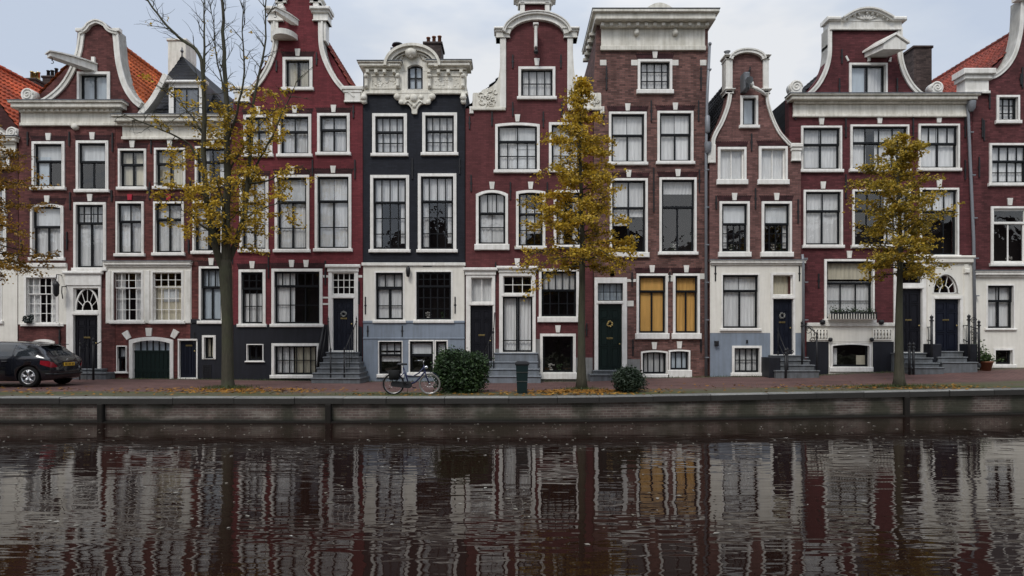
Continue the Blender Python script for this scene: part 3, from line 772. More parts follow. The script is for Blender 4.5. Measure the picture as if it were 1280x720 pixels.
h.scroll(16, 166, 7); h.strip('gable_top', -90, 90, -38, 100, 'white', .15)
h.cornice(-152, 25, 172, 195, over=.2, split=.4)
h.strip('string_course', -150, 318, 22, 325, 'white', .1)
h.body(-150, 22, 168, ridge=52, tile=M['rustorange'], depth=11); h.rooms([(-145, 180, 20, 470)])
chimney(h, 38, 50, 100, 150, 7.5, BR['chim'], 3, potmat='brass'); chimney(h, 58, 73, 97, 150, 8.5, BR['chim'], 3, potmat='iron')
g = table(X(0), _zf)
railing(h, [(X(3), -.9, -.2, Z(404), .02), (X(12), -.9, -.2, Z(412), .018)], [[(X(-6), -.9, Z(422)), (X(3), -.9, Z(414)), (X(12), -.9, Z(412)), (X(17), -.9, Z(425))]], [], curls=[((X(9), -.9, Z(424)), .16, 'x', 9), ((X(14), -.9, Z(434)), .12, 'x', -9)])
h.step_flight([(-80, -46, 456, 470), (-86, -40, 462, 476)])

# ---- house 1, bell gable
h = House('h1', 'plum brick house with white bell gable, long hoist beam and black door at the left', 23.3, 144, BR['b1'], 0)
h.win(97, 90, 138, 128.5, 'blue', t=0, sill=0, key=False, lin=False, fw=5.5)
h.win(40.5, 177, 81.4, 238, 'blind_left'); h.win(95.6, 176, 136, 241, 'blind_half')
h.win(38.6, 255, 80, 326, 'blind_drapes', arch_=2.5); h.win(92.6, 253, 133, 339, 'drapes', t=.29, tc=4, tr=2, bc=2)
h.panel(23.5, 330, 84.5, 405.5, 'plaster')
h.win(31, 344, 74, 408, 'split', t=.36, tc=5, bc=5, tr=2, br=3, bar='sashw', key=False, lin=False, fw=3, sw=1.0)
h.win(41, 424, 69, 470, 'dark', t=0, bc=2, arch_=3, key=False, lin=False, fw=4)
h.door(84, 340, 127, 469, (92.6, 394, 123, 462), None, 'doorblack', ent=17, fanrect=(92.6, 360, 124, 389), panels=(2, 3))
h.fan(92.6, 360, 124, 389, 6, True, reg=False)
h.finish([(23.3, 480), (143.6, 480), (143.6, 160), (172, 160), (172, 132), (160, 120), (150, 100), (146, 75), (144, 40), (140, 37), (132, 29), (120, 26.5), (110, 31), (103, 37), (97, 40), (94, 75), (83, 100), (66, 118), (40, 130), (23.3, 132)], BR['lint'])
h.panels = []
h.coping([(179, 129), (170, 121), (160, 104), (153, 78), (150, 50), (149, 39)], 7.5, side=1)
h.coping([(44, 129), (60, 121), (76, 107), (88, 88), (96, 66), (99, 50), (100, 39)], 6.5, side=-1)
h.coping([(100, 40), (107, 36), (112, 30), (122, 26), (133, 30), (139, 37), (149, 40)], 4.5, y0=-.13, name='gable_crown', side=-1)
h.scroll(36, 119, 8)
h.strip('gable_pier', 143, 37, 152, 41, 'white', .16); h.strip('gable_pier', 97, 37, 106, 41, 'white', .16)
h.cornice(19, 161, 130, 158, over=.36, dent=17, split=.42)
m = MB(); m.lathe([(0, -.16), (.11, -.14), (.13, -.05), (.13, .02)], X(95), Z(159), 12, 'y'); h.part(m, 'rosette', 'cream')
hoist(h, (117, 82), (-.95, 1.1, -.02), .19, .23)
h.strip('hoist_bracket', 115.5, 72, 120, 90, 'white', .1)
h.strip('string_course', 21, 329, 84, 334, 'white', .09); h.strip('plinth_sill', 26, 404, 80, 408, 'white', .05)
h.body(23.8, 172, 128, ridge=34, tile=M['orange'], depth=11, cx=118); h.rooms([(28, 165, 140, 470), (95, 90, 140, 130)])
h.anchors([(35, 165, 182), (87, 165, 183), (141, 166, 190), (88, 240, 262), (140, 238, 252), (84, 290, 312), (27, 300, 316), (75, 412, 432)])
lt = MB(); lt.tube([(X(77.5), 0, Z(344)), (X(77.5), -.3, Z(344)), (X(79), -.42, Z(352))], .018, 6)
lt.lathe([(.0, Z(352)), (.05, Z(353)), (.12, Z(357)), (.1, Z(359)), (.1, Z(368)), (.05, Z(371)), (0, Z(372))], X(79.5), -.42, 8); h.part(lt, 'wall_lantern', 'iron')
sn = MB(); sn.tube([(X(84), -.02, Z(358)), (X(84), -.3, Z(359)), (X(85), -.36, Z(366)), (X(85), -.3, Z(374))], .02, 6); h.part(sn, 'iron_bracket', 'iron')
h.step_flight([(90, 127, 461, 466), (86, 132, 466, 472)], 'step')
bk = MB(); bk.lathe([(.02, Z(404)), (.12, Z(404)), (.15, Z(401)), (.02, Z(401))], X(39), -.16, 10)
for _ in range(40): bk.ball((X(39) + R.uniform(-.2, .2), -.16 + R.uniform(-.08, .08), Z(399.5) + R.uniform(-.05, .14)), .04, 5)
h.part(bk, 'window_plant', 'doorgreen')
zp = table(X(105), _zf)
railing(h, [(X(98) * .96, -.95, -.1, 1.45, .022), (X(115) * .96, -.95, -.1, 1.5, .04), (X(107) * .96, -.95, -.1, 1.4, .012)], [[(X(115) * .96, -.95, 1.3), (X(117) * .98, -.05, 1.45)], [(X(98) * .96, -.95, 1.3), (X(96) * .98, -.05, 1.45)]])

# ---- house 2, low house with slate roof and dormer
h = House('h2', 'low wine red brick house with dark dormer roof and arched green garage door', 144, 292, BR['b2'], .01)
for a, b, c, d, cu in ((148, 186, 183, 238, 'beige'), (193, 185, 232, 237, 'beige'), (244, 183, 287, 234, 'split')):
    h.win(a, b, c, d, cu, t=.38, tc=2)
h.win(145, 252, 180, 321, 'drapes', t=.36, tc=2, key=False); h.win(192, 252, 230, 320, 'drapes', t=.32, tc=2, key=False);
for kx in (162.5, 211):
    m = MB(); m.prism([(X(kx - 2.4), Z(250)), (X(kx + 2.4), Z(250)), (X(kx + 3), Z(243)), (X(kx - 3), Z(243))], -.04, .05); h.part(m, 'keystone', M['pinkred'])
h.win(241, 251, 279, 318, 'left', t=.36, tc=2, bc=2)
h.panel(132.5, 328, 239.5, 404.5, 'plaster')
h.win(140, 338, 180, 405, 'split', t=.32, tc=4, bc=4, tr=2, br=3, bar='sashw', key=False, lin=False, fw=3, sw=1.1)
h.win(189, 338, 230, 405, [('beige', 0, 1, .28, 1, 1), ('blind', .3, .8, .35, .6, 0)], t=.30, tc=4, bc=4, tr=2, br=3, bar='sashw', key=False, lin=False, fw=3, sw=1.1)
h.win(249, 333, 279.5, 405, 'blue', t=.36, tc=3, bc=2, bar='sash', fw=4)
h.panel(238, 402, 291.3, 480, 'blackbase', .02, 'base_facing')
# garage
h.holes.append(arch(X(162), X(217), Z(476), Z(421), 4 / S))
m = MB(); m.ring(arch(X(162), X(217), Z(476), Z(421), 4 / S), arch(X(166.5), X(212.8), Z(476.2), Z(425.5), 3.6 / S), -.05, .2); fr = h.part(m, 'garage_frame', 'frame')
m = MB(); x0, x1 = X(166.5), X(212.8)
for i in range(9): m.bbox(lerp(x0, x1, i / 9) + .004, lerp(x0, x1, (i + 1) / 9) - .004, .09, .14, -.4, Z(439.5), .008)
m.box(x0, x1, .07, .15, Z(440.5), Z(438)); m.box(x0, x1, .08, .12, .3, .42)
dr = h.part(m, 'garage_door', 'doorgreen', fr)
m = MB()
for i in range(1, 6): m.box(lerp(x0, x1, i / 6) - .018, lerp(x0, x1, i / 6) + .018, .08, .13, Z(439), Z(425))
h.part(m, 'glazing_bars', 'sash', fr)
m = MB(); m.add([(x0, .1, Z(439)), (x1, .1, Z(439)), (x1, .1, Z(424)), (x0, .1, Z(424))], [(0, 1, 2, 3)]); h.part(m, 'pane', 'glass', fr)
m = MB(); m.add([(x0, .18, Z(439)), (x1, .18, Z(439)), (x1, .18, Z(425)), (x0, .18, Z(425))], [(0, 1, 2, 3)]); h.part(m, 'blind', 'blueblind', fr)
for cx, cy, an in ((159, 419, -.55), (186.5, 415, 0), (218.5, 417.5, .5)):
    m = MB(); ca, sa = math.cos(an), math.sin(an)
    m.prism([(X(cx + u * ca - v * sa), Z(cy + u * sa + v * ca)) for u, v in ((-3, 5), (3, 5), (4, -5), (-4, -5))], -.05, .04); h.part(m, 'voussoir', 'white')
h.win(146, 432, 159, 467, 'blind_half', t=.45, bc=1, fw=1.2, sill=2, key=False, lin=False)
h.door(223, 424, 247.5, 474, (224.5, 426, 246, 472), None, 'doorblue', panels=(2, 1))
h.win(253, 419, 270, 449, 'beige', t=0, bc=1, fw=4.5, sill=0, key=False, lin=False)
m = MB(); m.ring([(X(254), Z(472)), (X(264), Z(472)), (X(264), Z(456)), (X(254), Z(456))], [(X(255), Z(471)), (X(263), Z(471)), (X(263), Z(457)), (X(255), Z(457))], -.04, 0)
for i in range(6): m.box(X(255), X(263), -.03, -.01, Z(459 + i * 2.1), Z(458 + i * 2.1))
h.part(m, 'air_vent', 'iron')
h.finish([(144, 480), (291.5, 480), (291.5, 150), (144, 150)], BR['lint'])
h.cornice(146, 296, 147, 175, over=.34, dent=18, split=.42); h.cornice(131.5, 241, 327, 334, 'white', .11, name='shop_cornice', frieze=False, split=1)
h.strip('pilaster', 133, 338, 139, 404, 'white', .06); h.strip('pilaster', 181.5, 338, 188, 404, 'white', .06); h.strip('pilaster', 232, 338, 239, 404, 'white', .06)
h.rooms([(146, 180, 290, 470)])
# mansard slope, dormer and white parapet
sl = M['slate']; dpt = 2.4
rows = [(147, 172, 295, .22), (140, 178, 289, .42), (130, 185, 280, .7), (120, 192, 271, 1.0), (110, 198.5, 262, 1.35), (101, 204, 253, 1.7), (92, 211, 244, 2.05), (82, 219, 236, 2.35), (70, 227, 228, 2.7)]
def roff(py, px, d): return ((px - 640) * (D + d) / F, d, EYE + (HOR - py) * (D + d) / F)
m = MB(); nx = 60; vs = []; fine = []
for a, b in zip(rows, rows[1:]):
    for k in range(5): fine.append(tuple(lerp(u, v_, k / 5) for u, v_ in zip(a, b)))
fine.append(rows[-1])
for jn, (py, xa, xb, d) in enumerate(fine):
    for i in range(nx + 1):
        p = roff(py, lerp(xa, xb, i / nx), d); vs.append((p[0], p[1] - .03 * (jn % 2), p[2] + .012 * math.sin(i * 2.1)))
m.add(vs, [(jn * (nx + 1) + i, jn * (nx + 1) + i + 1, (jn + 1) * (nx + 1) + i + 1, (jn + 1) * (nx + 1) + i) for jn in range(len(fine) - 1) for i in range(nx)])
q = nx + 1; lft = [vs[k * q] for k in range(len(fine))]; rgt = [vs[k * q + nx] for k in range(len(fine))]; n = len(fine)
for sd, edge_ in ((-1, lft), (1, rgt)):           # the slopes run on towards the back
    bk_ = [(p[0], 9.5, p[2] - .0) for p in edge_]; m.add(edge_ + bk_, [(k, k + 1, n + k + 1, n + k) for k in range(n - 1)])
ro = h.part(m, 'roof', sl)
m = MB(); dx0, dx1, dz0, dz1 = X(209), X(253), Z(147), Z(101)
hole = [(X(215), Z(143)), (X(247), Z(143)), (X(247), Z(108)), (X(215), Z(108))]
sheet(m, [(dx0, dz0), (dx1, dz0), (dx1, dz1), (dx0, dz1)], [hole], .12, .2)
m.bbox(dx0 - .12, dx1 + .12, .0, .3, Z(103), Z(99.5), .03)
dm = h.part(m, 'dormer', 'frame')
m = MB(); m.box(dx0 + .03, dx1 - .03, .2, 1.75, dz0, dz1); h.part(m, 'dormer_cheek', 'lead', dm)
m = MB(); m.ring(hole, [(X(217), Z(141)), (X(245), Z(141)), (X(245), Z(110)), (X(217), Z(110))], .13, .17); m.box(X(230.4), X(231.6), .135, .165, Z(141), Z(110)); h.part(m, 'dormer_sash', 'sash', dm)
m = MB(); m.add([(X(216), .15, Z(142)), (X(246), .15, Z(142)), (X(246), .15, Z(109)), (X(216), .15, Z(109))], [(0, 1, 2, 3)]); h.part(m, 'pane', 'glass', dm)
m = MB(); m.add([(X(216), .17, Z(142)), (X(246), .17, Z(142)), (X(246), .17, Z(109)), (X(216), .17, Z(109))], [(0, 1, 2, 3)]); h.part(m, 'blind', 'lead', dm)
apx, _y, apz = roff(70, 227.5, 2.65)
m = MB(); m.tube([(apx, 2.65, apz - .1), (apx, 2.65, apz + .35)], .03, 6); m.ball((apx, 2.65, apz + .2), .07, 8); h.part(m, 'finial', 'lead', ro)
h.coping([(176, 146), (185, 136), (194, 124), (202, 110), (207, 100), (210, 94)], 7, y0=.0, y1=.35, side=1, name='parapet_coping')
chimney(h, 217, 239, 54, 96, 4.5, M['cream'], 0, 1.0)
h.anchors([(187, 228, 250), (189, 168, 192), (238, 226, 250), (236, 300, 316), (291, 300, 330), (243, 415, 430)])
h.strip('ground_gutter', 239, 399, 291, 404, 'blackbase', .06)

# ---- house 3, tall crimson neck gable
h = House('h3', 'tall crimson red house with white neck gable and black base', 292, 453.5, BR['b3'], -.02)
h.win(354, 72, 391, 114, 'beige', t=0, bc=2, fw=5, key=True, pots=0)
h.win(305, 144, 341, 197, 'drapes', t=.38, tc=2, bc=2); h.win(348, 143, 389.5, 197, 'net', t=.40, tc=2, bc=2); h.win(397, 142, 437.5, 195, 'drapes', t=.38, tc=2, bc=2)
h.win(300, 221, 336, 316, 'drapes', t=.34, tc=2, bc=2, lowsplit=.3); h.win(344, 219, 387, 316, 'blind_drapes', t=.34, tc=1, bc=2, lowsplit=.3); h.win(394, 218, 439.5, 315, 'drapes', t=.34, tc=1, bc=2, lowsplit=.3)
h.win(299, 337, 332.5, 409, 'low', t=.32, tc=3, bc=3, tr=2, br=2); h.win(340, 336, 403.5, 409, 'left', t=.28, tc=6, bc=3, br=2, fw=4, key=False)
h.keys += [(365, 334), (383, 334)]
h.panel(292.3, 406, 453.2, 482, 'blackbase', .02, 'base_facing', poly=[(292.3, 482), (453.2, 482), (453.2, 409), (444, 406), (292.3, 406)])
h.win(309, 430, 330, 453, 'dark', t=0, bc=2, fw=1, sill=1.5, key=False, lin=False)
h.win(340, 429, 400, 473, [('curtain', 0, .42, 0, 1, 1), ('beige', .46, .9, 0, 1, 1)], t=0, bc=6, br=2, fw=4.5, key=False, lin=False, sill=4)
h.door(411, 332, 448, 440, (416.5, 373, 442.5, 438), (415.5, 341, 443.5, 368), 'doorblue', panels=(2, 3), ent=8, cols=4, rows=3, wreath=1)
cxg = 373.5
h.finish([(292, 482), (453.5, 482), (453.5, 124), (440, 118), (428, 110), (414, 92), (405, 70), (402, 58), (402, 24), (392, 24), (392, -12), (355, -12), (355, 24), (345, 24), (345, 58), (342, 70), (333, 92), (319, 110), (307, 118), (292, 124)], BR['lint'])
h.coping([(444, 121), (434, 112), (422, 98), (412, 80), (406, 62), (404.5, 44), (404.5, 26)], 6, mirror=cxg, side=1)
h.pilecap(389, 11, 414, 28, 'white', .16); h.pilecap(333, 11, 358, 28, 'white', .16)
h.strip('neck_pier', 392, -14, 399, 12, 'white', .08, back=.4); h.strip('neck_pier', 348, -14, 355, 12, 'white', .08, back=.4)
h.strip('neck_pier', 400, 27, 408, 52, 'white', .05, back=.4); h.strip('neck_pier', 339, 27, 346.5, 52, 'white', .05, back=.4)
h.pilecap(386, -2, 404, 5, 'white', .1); h.pilecap(343, -2, 361, 5, 'white', .1)
m = MB(); m.prism([(X(344), Z(-14))] + [(X(x), Z(-14 - 16 * math.sin((x - 344) / 59 * 3.1416))) for x in range(346, 403, 3)] + [(X(403), Z(-14))], -.25, .3); h.part(m, 'gable_pediment', 'white')
h.pilecap(428, 109, 455, 129, 'white', .06); h.pilecap(291, 109, 316, 129, 'white', .06)
hoist(h, (371, 27), (-.6, .75, .10), .11, .17); 
m = MB()          # curved stone balcony lip below the beam
pts = arc(0, 0, 1, 180, 360, 14)
ax = X(357.5); q = [(ax + .45 * a, -.02 + .62 * b) for a, b in pts]
vs = [(a, b, Z(51)) for a, b in q] + [(a * 1 + 0, b * 1.02, Z(44.5)) for a, b in q]
n = len(q)
m.add(vs, [(i, i + 1, n + i + 1, n + i) for i in range(n - 1)] + [tuple(range(n - 1, -1, -1)), tuple(range(n, 2 * n))]); h.part(m, 'hoist_hood', 'white')
h.body(292.5, 453, 116, ridge=0, tile=M['redtile'], depth=10.5, cx=cxg, rx=(306, 441), ye=113); h.rooms([(297, 135, 448, 470), (350, 75, 395, 118)])
h.anchors([(442, 132, 148), (391, 200, 222), (298, 200, 222), (444, 200, 224), (346, 76, 90), (396, 66, 82), (336, 318, 348), (407, 326, 356), (449, 352, 380)])
h.strip('stone_band', 403.5, 371, 412, 373.2, 'white', .012, .004); h.strip('stone_band', 403.5, 379, 412, 381.2, 'white', .012, .004); h.strip('stone_band', 446, 344, 453, 347, 'white', .012, .004); h.strip('stone_band', 404, 344, 412, 347, 'white', .012, .004)
h.step_flight([(408, 447, 440, 446), (404, 448, 446, 453), (400, 448.5, 453, 459.5), (396, 449, 459.5, 466), (391, 449.5, 466, 472.5), (389, 450, 472.5, 480)], 'step', .25)
zz = table(X(430), _zf); k = .955
railing(h, [(X(415) * k, -1.35, -.1, 1.15, .03), (X(432) * k, -1.35, -.1, 1.15, .03), (X(412), -.2, .9, 2.3, .02), (X(447), -.2, .9, 2.3, .02)],
        [[(X(412), -.2, 2.2), (X(415) * k, -1.35, 1.1)], [(X(447), -.2, 2.2), (X(432) * k, -1.35, 1.1)]],
        [[(lerp(X(447), X(432) * k, t), lerp(-.2, -1.35, t), lerp(.9, 0, t)), (lerp(X(447), X(432) * k, t), lerp(-.2, -1.35, t), lerp(2.2, 1.1, t))] for t in (.2, .4, .6, .8)])
m = MB(); m.tube([(X(397), -.05, Z(470)), (X(402), -.35, Z(440)), (X(405), -.06, Z(408))], .05, 6); m.tube([(X(401), -.05, Z(470)), (X(406), -.3, Z(440)), (X(408), -.06, Z(412))], .03, 6)
h.part(m, 'hoist_chain_guard', 'iron')

# ---- house 4, black house
h = House('h4', 'black painted house with ornate white crown cornice and grey blue base', 454, 581, BR['b4'], 0)
h.win(509, 81, 529.5, 113, 'blue', t=0, bc=2, br=2, arch_=4, fw=.8, sill=0, key=False, lin=False)
h.win(465.5, 142, 508.8, 196, 'net', t=.42, tc=4, bc=4, br=2, tr=1, key=False, lin=False, fw=4.5); h.win(528, 141, 571.3, 195, 'net', t=.42, tc=4, bc=4, br=2, key=False, lin=False, fw=4.5)
h.win(463, 219, 511.6, 316, 'top_low', t=.34, tc=4, bc=4, br=3, key=False, lin=False, fw=5); h.win(522.5, 217, 570.5, 316, 'top_low', t=.34, tc=4, bc=4, br=3, key=False, lin=False, fw=5)
h.panel(454.3, 330, 580.6, 402, 'plaster', .03)
h.panel(454.3, 402.3, 580.6, 484, 'bluegrey', .035, 'base_facing')
h.win(468, 339, 506, 404, [('curtain', 0, 1, 0, .3, 1), ('curtain', 0, .45, .34, 1, 1), ('curtain', .55, 1, .34, 1, 1)], t=.33, tc=3, bc=2, lowsplit=.3, key=False, lin=False, fw=2)
h.win(518.5, 338, 566, 404, 'dark', t=.3, tc=5, bc=5, tr=2, br=3, key=False, lin=False, fw=2, pots=2)
h.win(473, 426, 503.5, 472, 'cafe', t=.42, tc=3, bc=1, key=False, lin=False, fw=1, sill=4)
h.win(511, 425, 543, 470, 'blind_half', t=.46, tc=1, bc=1, key=False, lin=False, fw=1.5, sill=4); h.win(543.5, 425, 560, 470, 'blind_half', t=.5, tc=1, bc=1, key=False, lin=False, fw=1.5, sill=4)
h.finish([(454, 484), (581, 484), (581, 92), (551, 92), (548, 76), (536, 66), (517, 61), (498, 66), (486, 76), (483, 92), (454, 92)])
fx0, fx1 = 456, 583.5
m = MB(); hole = [q for q in h.holes][0]
sheet(m, [(X(fx0), Z(119)), (X(fx1), Z(119)), (X(fx1), Z(90)), (X(fx0), Z(90))], [hole], -.07, -.003); fz = h.part(m, 'frieze', 'cream')
m = MB()
for a, b in ((464, 502), (537, 577)):
    m.ring([(X(a), Z(112)), (X(b), Z(112)), (X(b), Z(95)), (X(a), Z(95))], [(X(a + 1.5), Z(110.5)), (X(b - 1.5), Z(110.5)), (X(b - 1.5), Z(96.5)), (X(a + 1.5), Z(96.5))], -.1, -.06)
for _ in range(60):
    a = R.choice((R.uniform(466, 500), R.uniform(539, 575))); m.ball((X(a), -.07, Z(R.uniform(99, 110))), R.uniform(.025, .06), 6, sy=.4)
h.part(m, 'relief_panel', 'cream', fz)
m = MB(); m.bbox(X(454), X(585), -.13, .1, Z(119), Z(115.5), .03); m.bbox(X(456), X(583), -.10, .1, Z(115.5), Z(113.5), .01); h.part(m, 'architrave', 'cream')
h.cornice(449, 503.5, 80.5, 89, over=.28, frieze=False, split=1.0, back=.5); h.cornice(534, 590, 79.5, 88.5, over=.28, frieze=False, split=1.0, back=.5)
m = MB()
for cx in (461, 471.5, 482, 494, 537, 549, 561, 577):
    m.bbox(X(cx - 2), X(cx + 2), -.3, .0, Z(94.5), Z(90.5), .02)
for cx in (459, 498, 537.5, 579):
    m.bbox(X(cx - 2.2), X(cx + 2.2), -.2, .0, Z(112), Z(94.6), .04); m.ball((X(cx), -.18, Z(97)), .1, 8); m.ball((X(cx), -.16, Z(109)), .08, 8)
h.part(m, 'console', 'cream')
for side in (-1, 1):                               # hanging corbels at the corners
    cx = 456 if side < 0 else 579.5; m = MB()
    m.bbox(X(cx - 3), X(cx + 3), -.22, .05, Z(130), Z(118.5), .03); m.ball((X(cx), -.18, Z(124)), .13, 8); m.ball((X(cx), -.14, Z(129)), .10, 8)
    h.part(m, 'corbel', 'cream')
c = 516.8                                          # segmental pediment
m = MB(); pts = [(X(c + 35 * math.cos(a)), Z(86 - 27 * math.sin(a))) for a in [3.1416 * i / 24 for i in range(25)]]
m.band(pts, 7.5 / S, -.30, .5, 1); m.band(pts, 3.2 / S, -.40, .5, 1); m.band([(X(c + 26 * math.cos(a)), Z(86 - 18.5 * math.sin(a))) for a in [3.1416 * i / 20 for i in range(21)]], 1.5 / S, -.2, .1, 1)
h.part(m, 'pediment', 'cream')
m = MB(); poly = [(X(c + 29 * math.cos(a)), Z(90 - 25 * math.sin(a))) for a in [3.1416 * i / 24 for i in range(25)]]
sheet(m, poly, [hole], -.08, .02); h.part(m, 'pediment_field', 'cream')
m = MB()
for i in range(40):
    a = R.uniform(.25, 2.9); rr = R.uniform(.72, .92)
    m.ball((X(c + 28 * rr * math.cos(a)), -.1, Z(88 - 23 * rr * math.sin(a))), R.uniform(.04, .09), 6, sy=.6)
m.ball((X(c - 2), -.22, Z(69)), .2, 10, sx=1.2, sz=.9); m.ball((X(c - 6), -.2, Z(70)), .12, 8); m.ball((X(c + 2), -.2, Z(70)), .12, 8); m.ball((X(c - 2), -.24, Z(73)), .11, 8)
h.part(m, 'mask_ornament', 'cream')
m = MB()
orn = smooth_pts([(494, 121), (495, 125), (499, 127), (501, 131), (508, 131), (512, 133), (515, 138), (515.5, 143), (521.5, 143), (522, 138), (525, 133), (529, 131), (536, 131), (538, 127), (542, 125), (543, 121), (540, 118.5), (497, 118.5)], 3)
m.prism([(X(a), Z(b)) for a, b in orn], -.12, .0)
for cx, cy, r_ in ((497, 122, .13), (541, 122, .13), (502, 129, .10), (536, 129, .10), (518, 124, .16), (510, 123, .1), (527, 123, .1), (518.5, 134, .09)):
    m.ball((X(cx), -.12, Z(cy)), r_, 8, sy=.6)
for sg in (-1, 1):
    m.tube([(X(518 + sg * (3 + 4 * t)), -.13, Z(133 - 9 * t + 4 * t * t)) for t in [i / 10 * 1.9 for i in range(11)]], .035, 5)
h.part(m, 'hanging_ornament', 'cream')
h.body(454.5, 580.5, 92, flat=True, depth=10); h.rooms([(460, 130, 577, 470), (505, 80, 534, 118)])
chimney(h, 532, 553, 58, 80, 3.0, BR['chim'], 3, 1.0)
ck = chimney(h, 491, 502, 62, 80, 3.4, M['lead'], 0, .5)
m = MB(); sc = (D + 3.4) / F; zc = EYE + (HOR - 62) * sc; m.lathe([(.12, zc), (.12, zc + .18), (.25, zc + .16), (.22, zc + .24), (0, zc + .26)], (497 - 640) * sc, 3.4, 12); h.part(m, 'chimney_cowl', 'iron', ck)
h.strip('string_course', 452.5, 328.5, 582, 332.5, 'white', .1, back=.0); h.strip('sill_course', 454, 401, 581, 404, 'bluegrey', .07, back=0); h.strip('base_course', 454, 422, 581, 424, 'bluegrey', .06, back=0)
h.anchors([(515.5, 198, 224), (574.5, 198, 218), (456.5, 380, 392) if False else (457, 371, 393), (569, 371, 392), (460, 407, 421), (503, 407, 421)])
m = MB(); m.bbox(X(529), X(540), -.06, 0, Z(333.5), Z(328.5), .01); h.part(m, 'plaque', 'iron')
m = MB(); m.tube([(X(511), 0, Z(335)), (X(511), -.18, Z(335))], .02, 6); m.lathe([(0, Z(333)), (.07, Z(335)), (.09, Z(339)), (.06, Z(346)), (0, Z(347))], X(511), -.18, 8); h.part(m, 'wall_lantern', 'iron')

# ---- house 5, oxblood house with raised neck
h = House('h5', 'oxblood red house with tall round topped white neck gable beside the black house', 582, 741, BR['b5'], -.03)
h.win(648, 84, 694, 125.5, 'net', t=0, bc=4, br=2, fw=5, lin=False)
h.win(619, 154, 674.5, 217, [('blind', .46, 1, 0, .52, 0), ('curtain', 0, .46, 0, 1, 1), ('blind', .4, 1, .5, 1, 0)], t=.36, tc=2, bc=4, br=2, fw=5, lin=False, arch_=2); h.win(686, 153.5, 727.5, 216.5, 'net', t=.36, tc=3, bc=3, br=2, fw=5, lin=False)
h.win(595, 238, 635, 313, 'drapes', t=.40, tc=3, bc=1, lowsplit=.33, arch_=5, fw=5, lin=False, sill=7); h.win(645, 238, 681.5, 312, 'split_net', t=.40, tc=3, bc=3, br=2, fw=4, arch_=2, lin=False); h.win(692, 238, 728, 311, 'split', t=.4, tc=3, bc=3, br=2, fw=4, lin=False)
h.door(582.6, 336, 619, 462, (588, 382, 616, 459), (589, 347, 615.5, 378), 'doorblack', ent=8, cols=2, rows=1, tcur='curtain', panels=(2, 3))
h.door(624, 334, 669.5, 444, (628.5, 371, 665.5, 440), (629, 345, 665, 367), glassdoor=True, ent=7, cols=3, rows=2)
h.win(673.5, 336, 723.5, 403, 'valance', t=.42, tc=5, bc=4, br=2, fw=4, sill=6.5, lin=False, key=False)
h.win(675, 417, 719.5, 474, 'dark', t=0, bc=1, br=1, fw=4.5, sill=8, lin=False, pots=2)
h.keys += [(646.5, 332)]
h.panel(669.6, 424, 678, 482, 'stonegrey', .02, 'stone_quoin'); h.panel(719, 447, 740.5, 482, 'stonegrey', .02, 'stone_quoin'); h.panel(619.5, 436, 624, 482, 'stonegrey', .02, 'stone_quoin'); h.panel(678, 470, 719, 482, 'stonegrey', .018, 'stone_quoin')
gc = 671
h.finish([(582, 484), (741, 484), (741, 136), (710, 136), (710, 44)] + [(gc + 39 * math.cos(a), 44 - 20 * math.sin(a)) for a in [3.1416 * i / 16 for i in range(1, 6)]] + [(685, 24), (685, 5), (655, 5), (655, 24)] + [(gc + 39 * math.cos(a), 44 - 20 * math.sin(a)) for a in [3.1416 * i / 16 for i in range(11, 16)]] + [(632, 44), (632, 136), (582, 136)])
ac = [(gc + 43 * math.cos(a), 45 - 27.5 * math.sin(a)) for a in [3.1416 * (.03 + .94 * i / 24) for i in range(25)]]
h.coping(ac, 9.5, y0=-.16, sm=False, side=1, name='gable_arch'); h.coping(ac, 3.5, y0=-.26, sm=False, side=1, name='gable_arch_lip')
h.pilecap(617.5, 36, 640, 49, 'white', .12); h.pilecap(702, 36, 724, 49, 'white', .12)
h.strip('neck_pier', 625, 48, 632.6, 136, 'white', .07, back=.4); h.strip('neck_pier', 709, 48, 716, 136, 'white', .07, back=.4)
h.strip('neck_pier', 650, 4, 656, 19, 'white', .08, back=.4); h.strip('neck_pier', 681, 4, 687, 19, 'white', .08, back=.4)
h.pilecap(642, -3, 695, 7, 'white', .14)
m = MB(); m.prism([(X(646), Z(-3)), (X(691), Z(-3)), (X(680), Z(-11)), (X(668.5), Z(-14)), (X(657), Z(-11))], -.22, .3); h.part(m, 'gable_pediment', 'white')
wing = smooth_pts([(591, 136), (591, 119), (594, 117), (600, 117), (604, 113), (611, 111), (617, 107), (622, 101), (624.5, 90), (626, 70)], 4)
for sgn in (1, -1):
    pol = [(X(gc + (p[0] - gc) * sgn), Z(p[1])) for p in wing] + [(X(gc - 44.5 * sgn), Z(70)), (X(gc - 44.5 * sgn), Z(136))]
    m = MB(); m.prism(pol, -.09, .3); 
    for i in range(16):
        u = R.uniform(594, 624); v = R.uniform(max(120, 118), 133) if u < 612 else R.uniform(112, 133)
        a0 = R.uniform(0, 6); rr = R.uniform(.08, .17)
        m.tube([(X(gc + (u - gc) * sgn) + rr * (1 - j / 14) * math.cos(a0 + j * .45), -.1, Z(v) + rr * (1 - j / 14) * math.sin(a0 + j * .45)) for j in range(10)], .03, 5)
    m.bbox(min(X(gc + (589 - gc) * sgn), X(gc + (632 - gc) * sgn)), max(X(gc + (589 - gc) * sgn), X(gc + (632 - gc) * sgn)), -.13, .32, Z(139), Z(135), .02)
    h.part(m, 'carved_wing', 'cream')
    h.strip('wing_drop', gc + (587 - gc) * sgn if sgn > 0 else gc + (592 - gc) * sgn, 134, gc + (592 - gc) * sgn if sgn > 0 else gc + (587 - gc) * sgn, 143, 'white', .08)
